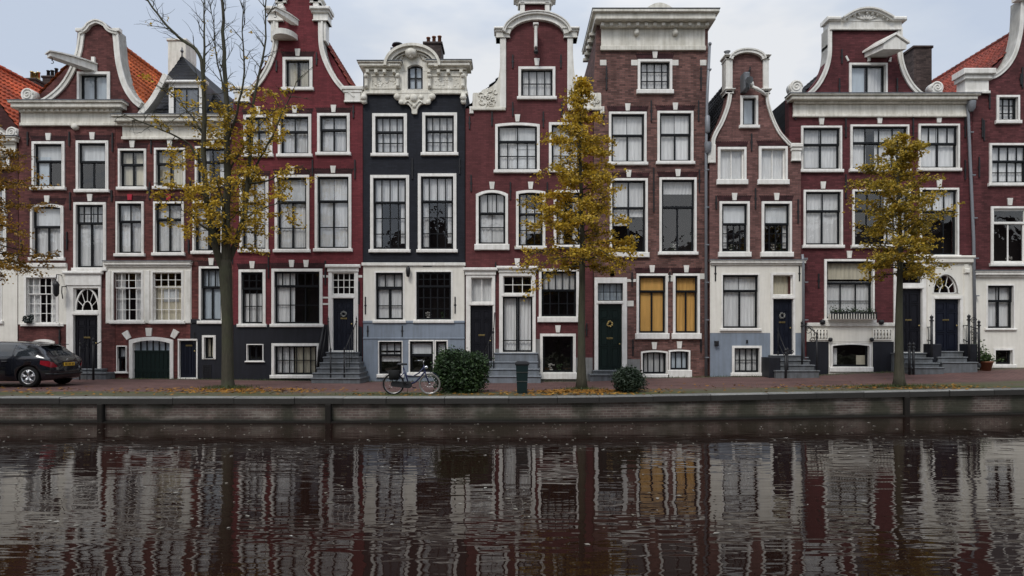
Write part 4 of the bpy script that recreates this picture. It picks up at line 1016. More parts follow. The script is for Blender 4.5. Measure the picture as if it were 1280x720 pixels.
h.body(582.5, 740.5, 132, ridge=50, tile=M['slate'], depth=10, cx=gc); h.rooms([(586, 145, 737, 470), (645, 84, 698, 130)])
m = MB(); m.bbox(X(667.5), X(671), -.55, .05, Z(66), Z(40), .03); m.bbox(X(666), X(672.5), -.58, -.3, Z(39.5), Z(36.5), .03); hb = h.part(m, 'hoist_beam', 'white')
m = MB(); m.tube([(X(669.5), -.45, Z(66)), (X(669.5), -.45, Z(71))], .03, 6); m.ball((X(669.5), -.45, Z(71)), .09, 8); h.part(m, 'hook', 'iron', hb)
h.anchors([(641, 69, 86), (701, 69, 86), (641, 128, 146), (702, 128, 146), (587, 146, 162), (615, 140, 158), (679, 140, 160), (589, 219, 240), (638, 228, 250), (684, 228, 248), (619.5, 328, 352), (733, 404, 420)])
h.step_flight([(618, 672, 441, 452), (612, 672, 452, 461), (608.5, 674, 461, 470), (607, 676, 470, 481)], 'stepblue', .3)
h.step_flight([(584, 619, 460, 468), (583, 621, 468, 478)], 'stepblue', .25)
railing(h, [(X(617) * .97, -.75, .1, 1.9, .02), (X(604) * .97, -.75, .1, 1.0, .02)], [[(X(617) * .97, -.75, 1.85), (X(604) * .97, -.8, .95)], [(X(617) * .97, -.75, 1.85), (X(618.5), -.02, 2.6)]],
        [[(lerp(X(617), X(604), t) * .97, -.77, .1), (lerp(X(617), X(604), t) * .97, -.77, lerp(1.8, .9, t))] for t in (.25, .5, .75)])
m = MB(); m.ball((X(607.5) * .96, -1.35, Z(459)), .085, 8); m.box(X(606) * .96, X(609) * .96, -1.38, -1.3, Z(471), Z(461)); h.part(m, 'stone_post', 'plaster')

# ---- house 6, tall brown brick house with flat cornice
h = House('h6', 'tall brown brick house with heavy flat white cornice and ochre blinds at street level', 742, 885, BR['b6'], 0)
h.win(797, 74.5, 840, 118, 'net', t=0, bc=4, br=3, fw=4.5, sill=5)
h.win(761, 140, 808, 207, 'drapes', t=.44, tc=1, bc=2); h.win(821.5, 139, 866.5, 206, 'drapes', t=.44, tc=1, bc=2)
h.win(762, 223, 809.5, 322, [('curtain', 0, .48, 0, .62, 1), ('curtain', .52, 1, 0, .5, 1)], t=.38, tc=2, bc=2, sill=6, pots=1); h.win(824, 222, 870.5, 319, [('curtain', 0, 1, 0, .2, 1)], t=.38, tc=1, bc=2, pots=2)
h.win(795.5, 342, 834.5, 424, 'ochre_blind', t=.27, tc=1, bc=2, sill=7); h.win(841, 342, 874.5, 424, 'ochre', t=.27, tc=1, bc=2, sill=7)
h.win(801, 438, 834.5, 472, 'net', t=0, bc=4, fw=2, sill=4, arch_=1.5, lin=False); h.win(835.5, 437, 862.5, 472, 'blue', t=0, bc=3, fw=2, sill=9, lin=False, arch_=1)
h.door(743, 347, 783.5, 468, (747.5, 380, 777.5, 463), (747, 354, 778.5, 376), 'doorgreen', panels=(2, 3), ent=0, cols=4, rows=2, tcur='blueblind', bar='sash', wreath=2)
h.keys += [(765, 345), (817, 434.5) if False else (765, 345)]
h.panel(742.4, 447, 743.4, 482, 'stonegrey', .02, 'stone_quoin'); h.panel(783.6, 449, 800, 482, 'stonegrey', .02, 'stone_quoin')
h.finish([(742, 484), (885, 484), (885, 30), (746, 30), (742, 110)], BR['lint'])
h.cornice(738.5, 893.5, 20.5, 64, over=.55, dent=0, back=3.2, split=.38, mat='cream')
m = MB()
for i in range(13):
    u = lerp(752, 881, i / 12); m.bbox(X(u - 2.2), X(u + 2.2), -.34, -.06, Z(37), Z(33), .015)
for i in range(5):
    y_ = .5 + i * .6; m.bbox(X(746.3) - .22, X(746.3) + .1, y_, y_ + .17, Z(37), Z(33), .015)
h.part(m, 'dentils', 'cream')
m = MB(); m.bbox(X(793), X(797), -.18, -.06, Z(45), Z(38), .03); m.ball((X(795), -.14, Z(43)), .12, 8); m.bbox(X(841), X(845), -.18, -.06, Z(45), Z(38), .03); m.ball((X(843), -.14, Z(43)), .12, 8); h.part(m, 'console', 'cream')
m = MB(); m.prism([(X(799), Z(22))] + [(X(lerp(799, 846, i / 16)), Z(20.5 - 12.5 * math.sin(3.1416 * i / 16))) for i in range(1, 16)] + [(X(846), Z(22))], -.3, .2); h.part(m, 'cornice_crest', 'cream')
for a, b in ((750, 758), (789, 797), (840, 848), (875, 883)): h.strip('stone_block', a, 75, b, 82, 'white', .02, .006)
for a, b in ((783.5, 795), (874.5, 884), (834.5, 841)): h.strip('stone_band', a, 349, b, 352.5, 'white', .02, .006) if b < 840 else h.strip('stone_block', a, 342 if b > 880 else 344, b, 349 if b > 880 else 352, 'white', .02, .006)
h.strip('stone_plaque', 784, 376, 792, 383, 'white', .03, .006)
h.body(745, 884.5, 42, flat=True, depth=4.5); h.rooms([(746, 70, 882, 470)])
chimney(h, 863, 871, 14, 24, 3, M['iron'], 0, .3)
h.anchors([(758, 83, 113), (876, 84, 112), (814, 126, 152), (754, 134, 156), (873, 126, 152), (817, 210, 265), (874, 212, 240), (790, 340, 358), (837, 340, 352), (791, 424, 445), (876, 424, 440)])
h.step_flight([(742, 786, 463, 468), (738, 788, 468, 477)], 'step', .3)
m = MB(); m.ball((X(886), -.15, Z(57)), .07, 8); h.part(m, 'pipe_cap', 'zinc')
h.pipe([(887, 57), (884, 120), (882.5, 190), (882.5, 470)], .055)
m = MB(); m.lathe([(.05, Z(194)), (.12, Z(190)), (.14, Z(183)), (.14, Z(180))], X(883), -.2, 10); h.part(m, 'rainwater_hopper', 'zinc')
m = MB(); m.lathe([(.06, Z(168)), (.1, Z(166)), (.1, Z(148)), (.06, Z(146))], X(882.8), -.16, 10); h.part(m, 'pipe_joint', 'zinc')

# ---- house 7, narrow rose brick house
h = House('h7', 'narrow rose brick house with white arched neck gable and pale street front', 886, 999.8, BR['b7'], -.1)
h.win(924, 121, 946, 162, 'blue', t=0, bc=1, fw=4, lin=False, key=False)
h.win(896, 185, 931.5, 232, 'drapes', t=0, bc=2, fw=4.5, bar='sashw', sw=1.4, sill=6, key=False); h.win(947, 184, 982.8, 232, 'drapes', t=0, bc=2, fw=4.5, bar='sashw', sw=1.4, sill=6, key=False)
h.win(898, 252.5, 935.5, 322, [('blind', 0, 1, 0, .4, 0), ('curtain', 0, .3, .4, .9, 1)], t=.42, tc=1, bc=4, br=3, fw=4.5, bar='sash', sill=6, pots=2); h.win(950.5, 252.5, 988, 322, [('blind', 0, 1, 0, .4, 0), ('curtain', .75, 1, .4, .9, 1)], t=.42, tc=1, bc=4, br=3, fw=4.5, sill=6, pots=2)
h.panel(886.4, 329, 1004, 416.2, 'plaster', .03); h.panel(886.4, 416.4, 1004, 480, 'bluegrey', .032, 'base_facing')
h.win(900, 342, 948, 414, 'drapes', t=.3, tc=1, bc=2, fw=2, key=False, lin=False, sill=3)
h.win(913.5, 432, 950.5, 470, 'net', t=0, bc=4, br=2, fw=4.5, key=False, lin=False, sill=4)
h.door(961, 341, 992, 446, (964.5, 374, 989.5, 443), (964.5, 344, 989, 369), 'doorblue', panels=(2, 3), ent=0, cols=1, rows=1, wreath=1, tcur='beige')
h.finish([(886, 484), (999.8, 484), (999.8, 180), (989, 178), (978, 168), (967, 150), (960, 130), (956, 115), (956, 76), (950, 70), (940, 65), (930, 64), (921, 67), (914, 73), (909, 78), (909, 115), (905, 135), (897, 155), (890, 168), (886, 180)], BR['lint'])
h.coping([(987, 181), (982, 176), (973, 165), (965, 148), (959.5, 130), (958.5, 118)], 3.5, side=1); h.coping([(887, 200), (887.5, 178), (891, 167), (899, 152), (906, 133), (908.5, 118)], 5, side=-1)
h.strip('neck_pier', 905.5, 73, 914, 118, 'white', .08, back=.4); h.strip('neck_pier', 952, 73, 959, 118, 'white', .08, back=.4)
h.coping([(gx, gy) for gx, gy in [(932 + 23 * math.cos(a), 76 - 12.5 * math.sin(a)) for a in [3.1416 * i / 14 for i in range(15)]]], 5, y0=-.15, side=1, sm=False, name='gable_arch')
h.pilecap(903.5, 71, 916, 77, 'white', .1); h.pilecap(950, 71, 961, 77, 'white', .1); h.pilecap(904, 113, 917, 119, 'white', .08); h.pilecap(949, 113, 962, 119, 'white', .08)
m = MB(); m.lathe([(.16, Z(74)), (.18, Z(71)), (.1, Z(69)), (.06, Z(66)), (.13, Z(63)), (.02, Z(62))], X(910), .1, 10); h.part(m, 'finial', 'lead')
h.pilecap(985.5, 181, 1001, 203, 'white', .08); h.strip('gable_foot', 883.5, 182, 893, 205, 'white', .09)
m = MB(); q = h.yo; p0 = (X(928), q, Z(103)); m.tube([(X(932), q, Z(100)), (X(930), q - .25, Z(103)), (X(926), q - .85, Z(112))], [.06, .09, .14], 8); m.bbox(X(924), X(931), q - .5, q + .02, Z(118), Z(97), .05); hb = h.part(m, 'hoist_beam', 'lead')
m = MB(); m.ball((X(934), q - .32, Z(110)), .11, 8); m.ball((X(936), q - .3, Z(113)), .08, 8); m.tube([(X(935), q - .3, Z(113)), (X(940), q - .4, Z(117)), (X(948), q - .3, Z(120)), (X(956), q - .05, Z(121.5))], [.05, .07, .06, .05], 6); h.part(m, 'hoist_rope_bundle', 'white', hb)
m = MB(); m.tube([(X(933), q - .03, Z(96)), (X(935), q - .12, Z(89)), (X(936), q - .05, Z(86))], .03, 5); h.part(m, 'hook', 'iron', hb)
h.body(888, 985, 176, ridge=80, tile=M['slate'], depth=9, cx=932, front=.45); h.rooms([(890, 180, 996, 470), (918, 118, 950, 165)])
h.cornice(885.5, 1005, 326, 332, 'white', .1, name='shop_cornice', frieze=False, split=1)
h.anchors([(938, 168, 190), (921, 246, 262) if False else (943, 236, 262), (894, 246, 262), (996, 250, 280), (893, 333, 352), (997.5, 333, 352)])
m = MB(); m.bbox(X(974), X(981), q - .09, q - .05, Z(373.5), Z(370), .008); h.part(m, 'house_plate', 'frame')
m = MB(); m.bbox(X(891.5), X(896), q - .2, q - .03, Z(432), Z(426), .03); h.part(m, 'letter_box', 'iron')
m = MB(); m.bbox(X(931), X(933), q - .1, q - .03, Z(429), Z(425), .01); h.part(m, 'air_brick', 'iron')
h.step_flight([(964, 1003, 444, 450), (966, 1012, 450, 456), (968, 1018, 456, 463), (970, 1024, 463, 472)], 'step', .26)
m = MB(); dp = D - .9; a_ = [((px - 640) * dp / F) for px in (961, 975)]; m.bbox(a_[0], a_[1], -.95, -.1, -.2, zat(447, dp), .01); h.part(m, 'stoop_cheek', 'blackbase')
k = (D - 1.0) / D
railing(h, [(X(980) * k, -1.15, -.1, Z(438), .045), (X(983) * k, -1.1, -.1, Z(437), .035), (X(970), -.2, Z(444), Z(412), .015), (X(1007) * k, -.7, .2, Z(405), .035), (X(1021) * k, -1.0, .2, Z(418), .03)],
        [[(X(970), -.2, Z(414)), (X(980) * k, -1.15, Z(438))], [(X(970), -.2, Z(428)), (X(980) * k, -1.15, Z(448))], [(X(1000), -.1, Z(403)), (X(1007) * k, -.7, Z(406)), (X(1014) * k, -.9, Z(410)), (X(1021) * k, -1.0, Z(418))], [(X(983) * k, -1.1, Z(438)), (X(994) * k, -.8, Z(438))]],
        [], curls=[((X(1013) * k, -.85, Z(413)), .17, 'x', 10), ((X(1017) * k, -.95, Z(424)), .12, 'x', -9), ((X(991) * k, -.85, Z(440)), .1, 'x', 9)])
h.pipe([(1003, 318), (1004, 330), (1004.5, 470)], .05)

# ---- house 8, wide burgundy house
h = House('h8', 'wide burgundy brick house with white scrolled neck gable and two dark doors', 986.5, 1215, BR['b8'], 0)
h.win(1061, 79, 1108.8, 120.5, [('curtain', .5, 1, 0, 1, 1), ('blueblind', 0, .45, 0, 1, 0)], t=0, bc=2, fw=4.5, sill=0, key=False, lin=False)
h.win(1001, 157.5, 1052, 216, 'drapes', t=.4, tc=2, bc=2, lin=False); h.win(1062.5, 156, 1135.8, 215.5, [('curtain', 0, .3, 0, 1, 1), ('curtain', .45, .9, .1, 1, 1)], t=.38, tc=4, bc=4, lin=False); h.win(1147.5, 155, 1199, 214.5, 'drapes', t=.42, tc=4, bc=2, lin=False)
h.win(1004, 237.5, 1053, 310.5, 'drapes', t=.36, tc=2, bc=2, lin=False); h.win(1065, 237, 1137.5, 310.5, 'right', t=.36, tc=4, bc=4, lin=False); h.win(1149, 235, 1198, 323, [('curtain', 0, 1, 0, .32, 1)], t=.33, tc=3, bc=3, lin=False)
h.win(1030, 324, 1092.5, 403.5, [('beige', 0, 1, 0, .32, 1), ('curtain', 0, 1, .36, 1, 1)], t=.38, tc=1, bc=3, br=2, fw=3.5, sill=4.5, lin=False)
h.panel(1008, 404.5, 1119, 427, 'plaster', .05, 'base_facing'); h.panel(1035.3, 427.2, 1090, 482, 'plaster', .05, 'base_facing')
h.panel(1008, 427.2, 1035, 482, 'blackbase', .04, 'base_facing'); h.panel(1090.3, 427.2, 1119, 482, 'blackbase', .04, 'base_facing')
h.win(1037.5, 428, 1088.5, 465, [('curtain', 0, .2, .2, 1, 1), ('beige', .7, .95, .5, 1, 0)], t=0, bc=1, fw=3.5, sill=6, key=False, lin=False, arch_=2)
h.panel(1157.3, 324, 1215, 482, 'plaster', .05)
h.door(1116.5, 318, 1157, 445, (1121, 361, 1152, 440), (1124, 328, 1151, 354), 'doorblack', panels=(2, 3), ent=0, cols=2, rows=1, bar='sash')
h.door(1163, 369.5, 1203, 445, (1167.5, 374, 1199, 440), None, 'doorblue', panels=(2, 3))
h.fan(1165.8, 343, 1196.5, 367, 5)
gc = 1080
h.finish([(986.5, 482), (1215, 482), (1215, 122), (1160, 120), (1146, 110), (1135, 95), (1127, 75), (1124, 60), (1124, 22), (1036, 22), (1036, 60), (1033, 75), (1025, 95), (1014, 110), (1000, 120), (986.5, 122)])
h.coping([(1161, 121), (1150, 115), (1139, 103), (1131, 87), (1127, 70), (1126.5, 50), (1126.5, 36)], 5.5, mirror=gc, side=1)
h.scroll(994.5, 109, 8); h.scroll(1170, 110, 7.5, flip=-1)
m = MB(); m.bbox(X(1035), X(1126), -.08, .4, Z(39), Z(24), .01); m.bbox(X(1036), X(1125), -.12, .4, Z(39), Z(36.5), .02); m.bbox(X(1031.5), X(1049), -.22, .42, Z(28), Z(23), .04); m.bbox(X(1111), X(1130.5), -.22, .42, Z(28), Z(23), .04); h.part(m, 'gable_entablature', 'white')
pts = smooth_pts([(1050, 24.5), (1058, 19.5), (1068, 15), (1081, 13), (1094, 15), (1104, 19.5), (1113, 24.5)], 4)
m = MB(); q = [(X(a), Z(b)) for a, b in pts]; m.band(q, 4.2 / S, -.24, .4, -1); m.band(q, 1.8 / S, -.31, .4, -1); m.prism(q + [(X(1113), Z(28)), (X(1050), Z(28))], -.1, .3)
for i in range(9):
    t = .1 + .8 * i / 8; a, b = pts[int(t * (len(pts) - 1))]; m.ball((X(a), -.16, Z(b + 5.6)), .06, 6)
for i in range(7): m.tube([(X(1081), -.12, Z(27)), (X(1081 + (i - 3) * 4.2), -.12, Z(20.5 + abs(i - 3)))], .03, 5)
h.part(m, 'gable_pediment', 'white')
h.cornice(982.5, 1217, 121.5, 147, over=.36, split=.38)
h.body(987, 1214.5, 120, ridge=50, tile=M['slate'], depth=10, cx=gc, rx=(1001, 1161), side=M['slate']); h.rooms([(1006, 150, 1210, 470), (1055, 78, 1115, 122)])
m = MB(); q = h.yo                                   # gabled hood over the hoist beam, turned to the right
a0 = Vector((X(1094), q + .05, Z(72))); 
pr = [(-.42, -.0), (-.42, .2), (0, .5), (.42, .2), (.42, 0)]
vs = []; 
for t in (0, 1): vs += [(a0.x + u + .30 * t, q - .85 * t + .05, a0.z + w_ - .02 * t) for u, w_ in pr]
m.add(vs, [(0, 1, 2, 3, 4), (9, 8, 7, 6, 5)] + [(i, (i + 1) % 5, 5 + (i + 1) % 5, 5 + i) for i in range(5)])
pr2 = [(-.5, .17), (-.5, .24), (0, .58), (.5, .24), (.5, .17), (0, .5)]
vs = []
for t in (-.02, 1.06): vs += [(a0.x + u + .30 * t, q - .85 * t + .04, a0.z + w_) for u, w_ in pr2]
m.add(vs, [(0, 1, 2, 5), (5, 2, 3, 4), (6, 11, 8, 7), (11, 10, 9, 8)] + [(i, (i + 1) % 6, 6 + (i + 1) % 6, 6 + i) for i in range(6)])
hb = h.part(m, 'hoist_hood', 'white')
m = MB(); m.bbox(X(1084), X(1087), q - .1, q + .02, Z(77), Z(72), .02); m.prism([(X(1056), Z(71)), (X(1058), Z(70)), (X(1061), Z(76)), (X(1059), Z(77))], -.05, .03); m.prism([(X(1110), Z(77)), (X(1112), Z(72)), (X(1114), Z(72)), (X(1113), Z(78))], -.05, .03); h.part(m, 'stone_bracket', 'white')
h.anchors([(1052, 62, 80), (1124, 62, 82), (1049, 98, 118), (1121, 98, 120), (994, 140, 150), (1057, 148, 172), (1141, 146, 172), (1206, 146, 172), (1057, 218, 248), (1142, 218, 248), (1206, 200, 225), (1023, 342, 360), (1108, 290, 316)])
chimney(h, 1135, 1157, 62, 102, 4.2, BR['chim'], 0, .9)
for a, b in ((1010.5, 1034.5), (1089.5, 1113.5)):
    m = MB(); m.ring([(X(a), Z(425)), (X(b), Z(425)), (X(b), Z(411)), (X(a), Z(411))], [(X(a + 1.5), Z(423.5)), (X(b - 1.5), Z(423.5)), (X(b - 1.5), Z(412.5)), (X(a + 1.5), Z(412.5))], -.10, -.03)
    n = 5
    for i in range(n):
        u = lerp(a + 2, b - 2, (i + .5) / n); m.lathe([(.03, Z(423.5)), (.06, Z(421)), (.035, Z(418)), (.06, Z(415)), (.03, Z(412.5))], X(u), -.085, 8)
    bp_ = h.part(m, 'balustrade_panel', 'plaster')
    m = MB(); m.box(X(a + 1.5), X(b - 1.5), -.056, -.052, Z(423.5), Z(412.5)); h.part(m, 'panel_recess', 'iron', bp_)
h.strip('base_cornice', 1007, 403.5, 1119, 408, 'white', .13, back=0)
m = MB()
for u in (1026, 1099): m.lathe([(.02, Z(406)), (.09, Z(405)), (.11, Z(401)), (.05, Z(400))], X(u), -.14, 8)
for u in (1036.5, 1088): m.lathe([(.02, Z(427)), (.08, Z(426)), (.08, Z(423)), (.03, Z(422))], X(u), -.1, 8)
h.part(m, 'iron_stud', 'iron')
m = MB(); m.bbox(X(1157.5), X(1163), -.09, -.045, Z(442), Z(330), .015); m.bbox(X(1203.5), X(1209), -.09, -.045, Z(442), Z(330), .015); m.bbox(X(1156), X(1216), -.16, -.045, Z(329), Z(321), .03); m.bbox(X(1156), X(1216), -.2, -.045, Z(323.5), Z(320), .03)
m.bbox(X(1203), X(1209.5), -.16, -.045, Z(342), Z(336), .03); m.bbox(X(1157), X(1163.5), -.16, -.045, Z(342), Z(336), .03); h.part(m, 'door_pilaster', 'plaster')
h.step_flight([(1120, 1158, 441, 447), (1131, 1166, 447, 453.5), (1136, 1174, 453.5, 459), (1140, 1180, 459, 466)], 'step', .26)
h.step_flight([(1168, 1204, 439, 446), (1173, 1209, 446, 452.5), (1178, 1222, 452.5, 460)], 'step', .26)
m = MB()
dp = D - .5
for px0, px1, y0 in ((1163, 1176, 430), (1209, 1221, 430)):
    m.bbox((px0 - 640) * dp / F, (px1 - 640) * dp / F, -.55, -.06, -.2, zat(y0, dp), .02)
h.part(m, 'stoop_pier', 'blackbase')
k = (D - .55) / D
railing(h, [(X(1164.5) * k, -.55, .5, Z(398), .045), (X(1210) * k, -.6, .5, Z(397), .045), (X(1219) * k, -.75, .5, Z(404), .04), (X(1137) * .955, -1.15, 0, Z(431), .045), (X(1142) * .955, -1.15, 0, Z(431), .045)],
        [[(X(1158), -.05, Z(409)), (X(1164.5) * k, -.55, Z(409))], [(X(1158), -.05, Z(425)), (X(1164.5) * k, -.55, Z(426))], [(X(1203), -.05, Z(407)), (X(1210) * k, -.6, Z(407))], [(X(1203), -.05, Z(424)), (X(1210) * k, -.6, Z(428))], [(X(1210) * k, -.6, Z(408)), (X(1219) * k, -.75, Z(412))], [(X(1135) * .955, -1.15, Z(431)), (X(1144) * .955, -1.15, Z(431))]],
        [[(X(u), -.08 - .1 * (u - 1203), Z(440)), (X(u), -.08 - .1 * (u - 1203), Z(407))] for u in (1204, 1206)] + [[(X(1159), -.1, Z(440)), (X(1159), -.1, Z(409))]],
        curls=[((X(1214) * k, -.68, Z(401)), .12, 'x', 10), ((X(1214) * k, -.68, Z(415)), .13, 'x', -10), ((X(1214) * k, -.68, Z(424)), .1, 'x', 8)])
h.pipe([(1209, 128), (1210, 140), (1217, 300), (1219, 440)], .055)
m = MB(); m.lathe([(.05, Z(142)), (.13, Z(138)), (.15, Z(131)), (.15, Z(129))], X(1209.5), -.22, 10); h.part(m, 'rainwater_hopper', 'zinc')

# ---- house 9, right edge
h = House('h9', 'maroon brick house with red tiled roof cut off by the right edge', 1216, 1445, BR['b9'], .02)
h.win(1245.5, 119, 1274.5, 155, 'net', t=0, bc=3, br=3, fw=3.5, sill=4, key=False, lin=False); h.win(1390, 119, 1418, 155, 'net', t=0, bc=3, br=3, fw=3.5, key=False, lin=False)
for dx in (0, 68, 136):
    h.win(1236.5 + dx, 179, 1286 + dx, 233, 'net', t=.42, tc=4, bc=4, br=2, fw=3, lin=False, key=False)
    h.win(1238.5 + dx, 258, 1286 + dx, 333, 'dark', t=.26, tc=1, bc=2, fw=3, bar='sashw', sw=2.6, lin=False, pots=1)
h.panel(1216.4, 341, 1445, 482, 'plaster')
h.win(1232, 355, 1268, 413, 'drapes', t=.36, tc=2, bc=2, fw=2, key=False, lin=False, sill=2); h.win(1241, 435, 1267.5, 460, 'dark', t=0, bc=1, fw=3.5, key=False, lin=False, sill=4)
h.win(1372, 355, 1408, 413, 'drapes', t=.36, tc=2, bc=2, fw=2, key=False, lin=False)
h.door(1300, 345, 1345, 448, (1305, 375, 1340, 445), (1305, 350, 1340, 371), 'doorblack')
h.finish([(1216, 482), (1445, 482), (1445, 100), (1428, 98), (1405, 80), (1392, 50), (1386, 20), (1384, -30), (1280, -30), (1279, 20), (1273, 50), (1260, 82), (1240, 97), (1216, 104)])
h.coping([(1234, 95), (1245, 91), (1257, 80), (1266, 64), (1272, 40), (1274, 15), (1274.5, 0)], 5.5, mirror=1330, side=-1)
h.pilecap(1200, 88, 1240, 118, 'white', .2); h.strip('neck_cap', 1266, -8, 1394, 3, 'white', .2); h.coping([(1274, -8), (1300, -26), (1330, -34), (1360, -26), (1386, -8)], 6, side=1, name='gable_arch')
h.body(1217, 1444, 108, ridge=4, tile=M['redtile'], depth=10, cx=1330); h.rooms([(1220, 120, 1440, 470)])
h.cornice(1215, 1447, 339, 347, 'white', .16, name='shop_cornice', frieze=False, split=1)
h.anchors([(1237, 112, 136), (1278, 84, 110), (1228, 148, 172), (1224, 196, 222), (1276, 92, 106), (1230, 150, 176)])
# ------------------------------------------------------------------ ground, quay, water
def street_mat():
    m, nt, out = nodes('brick_street'); tc = N(nt, 'ShaderNodeTexCoord'); o = tc.outputs['Object']
    at_ = N(nt, 'ShaderNodeAttribute', attribute_name='edge'); e = at_.outputs['Fac']
    bt = N(nt, 'ShaderNodeTexBrick', Scale=1.0); bt.inputs['Brick Width'].default_value = .21; bt.inputs['Row Height'].default_value = .105; bt.inputs['Mortar Size'].default_value = .008
    bt.inputs['Color1'].default_value = c4((.105, .056, .052)); bt.inputs['Color2'].default_value = c4((.150, .078, .070)); bt.inputs['Mortar'].default_value = c4((.05, .042, .035)); L(nt, o, bt.inputs['Vector'])
    n1 = noise(nt, mapped(nt, o, (.45, 1.2, 1)), 1.0, 5, .6); n2 = noise(nt, o, 7, 4, .6)
    red = mixc(nt, 1.0, bt.outputs['Color'], ramp(nt, n1, ((.3, .72), (.7, 1.2))), 'MULTIPLY')
    earth = mixc(nt, n2, (.050, .044, .028), (.115, .098, .062))
    moss = mixc(nt, n2, (.035, .045, .014), (.085, .095, .035))
    earth = mixc(nt, ramp(nt, noise(nt, mapped(nt, o, (.35, 1, 1)), 1.3, 5, .6), ((.46, 0.0), (.60, 1.0))), earth, moss)
    j = N(nt, 'ShaderNodeMath', operation='MULTIPLY_ADD'); L(nt, n1, j.inputs[0]); j.inputs[1].default_value = 2.4; L(nt, e, j.inputs[2])
    f = ramp(nt, j.outputs[0], ((0.0, 1.0), (1.0, 0.0)))
    mp = N(nt, 'ShaderNodeMapRange'); L(nt, j.outputs[0], mp.inputs[0]); mp.inputs[1].default_value = 2.6; mp.inputs[2].default_value = 3.1; mp.inputs[3].default_value = 1; mp.inputs[4].default_value = 0
    col = mixc(nt, mp.outputs[0], red, earth)
    j2 = N(nt, 'ShaderNodeMath', operation='MULTIPLY_ADD'); L(nt, n2, j2.inputs[0]); j2.inputs[1].default_value = 1.6
    fz = N(nt, 'ShaderNodeAttribute', attribute_name='wall'); L(nt, fz.outputs['Fac'], j2.inputs[2])
    mp2 = N(nt, 'ShaderNodeMapRange'); L(nt, j2.outputs[0], mp2.inputs[0]); mp2.inputs[1].default_value = 1.0; mp2.inputs[2].default_value = 1.35; mp2.inputs[3].default_value = .8; mp2.inputs[4].default_value = 0
    col = mixc(nt, mp2.outputs[0], col, (.075, .075, .045))
    b = bsdf(nt, out, col, .8, .25); bump(nt, b, n2, .3, .02); return m
xs = [-160, -110, -80, -60, -45] + [-36 + i * .8 for i in range(91)] + [45, 60, 80, 110, 160]
NT = 26; vs = []; edge = []; wall = []
COPW = .42
for x in xs:
    y0 = quay_y(x) + COPW - .02
    for j in range(NT + 1):
        y = lerp(y0, 1.0, j / NT); vs.append((x, y, gz(x, y))); edge.append(y - y0); wall.append(max(0, -y))
    for y in (60, 400): vs.append((x, y, gz(x, 0) - .02)); edge.append(9.0); wall.append(9.0)
K = NT + 3
mb = MB(); mb.add(vs, [(i * K + j, (i + 1) * K + j, (i + 1) * K + j + 1, i * K + j + 1) for i in range(len(xs) - 1) for j in range(K - 1)], True)
st = mb.build('street', street_mat(), normals=False); tag(st, kind='structure')
for nm, data in (('edge', edge), ('wall', wall)):
    a = st.data.attributes.new(nm, 'FLOAT', 'POINT'); a.data.foreach_set('value', data)
mb = MB(); mb.add([(-900, quay_y(-900) + .3, -1.6), (900, quay_y(900) + .3, -1.6), (900, 1500, -1.6), (-900, 1500, -1.6)], [(0, 1, 2, 3)])
tag(mb.build('terrain', paint('earth', (.06, .05, .035), .9, .2), normals=False), kind='structure')
# quay wall with stone coping and dark posts
def quay_mat():
    m, nt, out = nodes('quay_brick'); obj, v = wallvec(nt)
    bt = N(nt, 'ShaderNodeTexBrick', Scale=1.0); bt.inputs['Brick Width'].default_value = .21; bt.inputs['Row Height'].default_value = .07; bt.inputs['Mortar Size'].default_value = .009
    bt.inputs['Color1'].default_value = c4((.085, .058, .050)); bt.inputs['Color2'].default_value = c4((.135, .095, .082)); bt.inputs['Mortar'].default_value = c4((.17, .15, .13)); L(nt, v, bt.inputs['Vector'])
    n1 = noise(nt, obj, 1.2, 6, .65); n3 = noise(nt, mapped(nt, obj, (.5, .5, 3)), 1.6, 5, .7)
    col = mixc(nt, 1.0, bt.outputs['Color'], ramp(nt, n1, ((.3, .45), (.7, 1.25))), 'MULTIPLY')
    col = mixc(nt, ramp(nt, n3, ((.50, 0.0), (.66, .75))), col, (.24, .22, .19))
    col = mixc(nt, ramp(nt, noise(nt, mapped(nt, obj, (.8, .8, .5)), 1.0, 4), ((.46, 0.0), (.60, .85))), col, (.026, .028, .016))
    sp = N(nt, 'ShaderNodeSeparateXYZ'); L(nt, obj, sp.inputs[0])
    wet = N(nt, 'ShaderNodeMapRange'); L(nt, sp.outputs[2], wet.inputs[0]); wet.inputs[1].default_value = WATER + .04; wet.inputs[2].default_value = WATER + .15; wet.inputs[3].default_value = .92; wet.inputs[4].default_value = 0
    col = mixc(nt, wet.outputs[0], col, (.008, .009, .006))
    b = bsdf(nt, out, col, .75, .3); bump(nt, b, n1, .5, .03); return m
q = empty('quay_wall', (0, quay_y(0), 0), 'long dark brick quay wall with grey stone coping along the water', 'quay wall')
xq = [-160, -100, -60, -40] + [-32 + i * .5 for i in range(129)] + [36, 45, 60, 100, 160]
mb = MB()
vs = []
for x in xq: y = quay_y(x) + .10; vs += [(x, y, -1.7), (x, y, zcop(x) - .15), (x, y + .6, zcop(x) - .15), (x, y + .6, -1.7)]
mb.add(vs, [(i * 4 + k, i * 4 + 4 + k, i * 4 + 4 + (k + 1) % 4, i * 4 + (k + 1) % 4) for i in range(len(xq) - 1) for k in range(4)])
mb.build('brick_face', quay_mat(), q)
mb = MB(); x = -40.0; rr = random.Random(3)
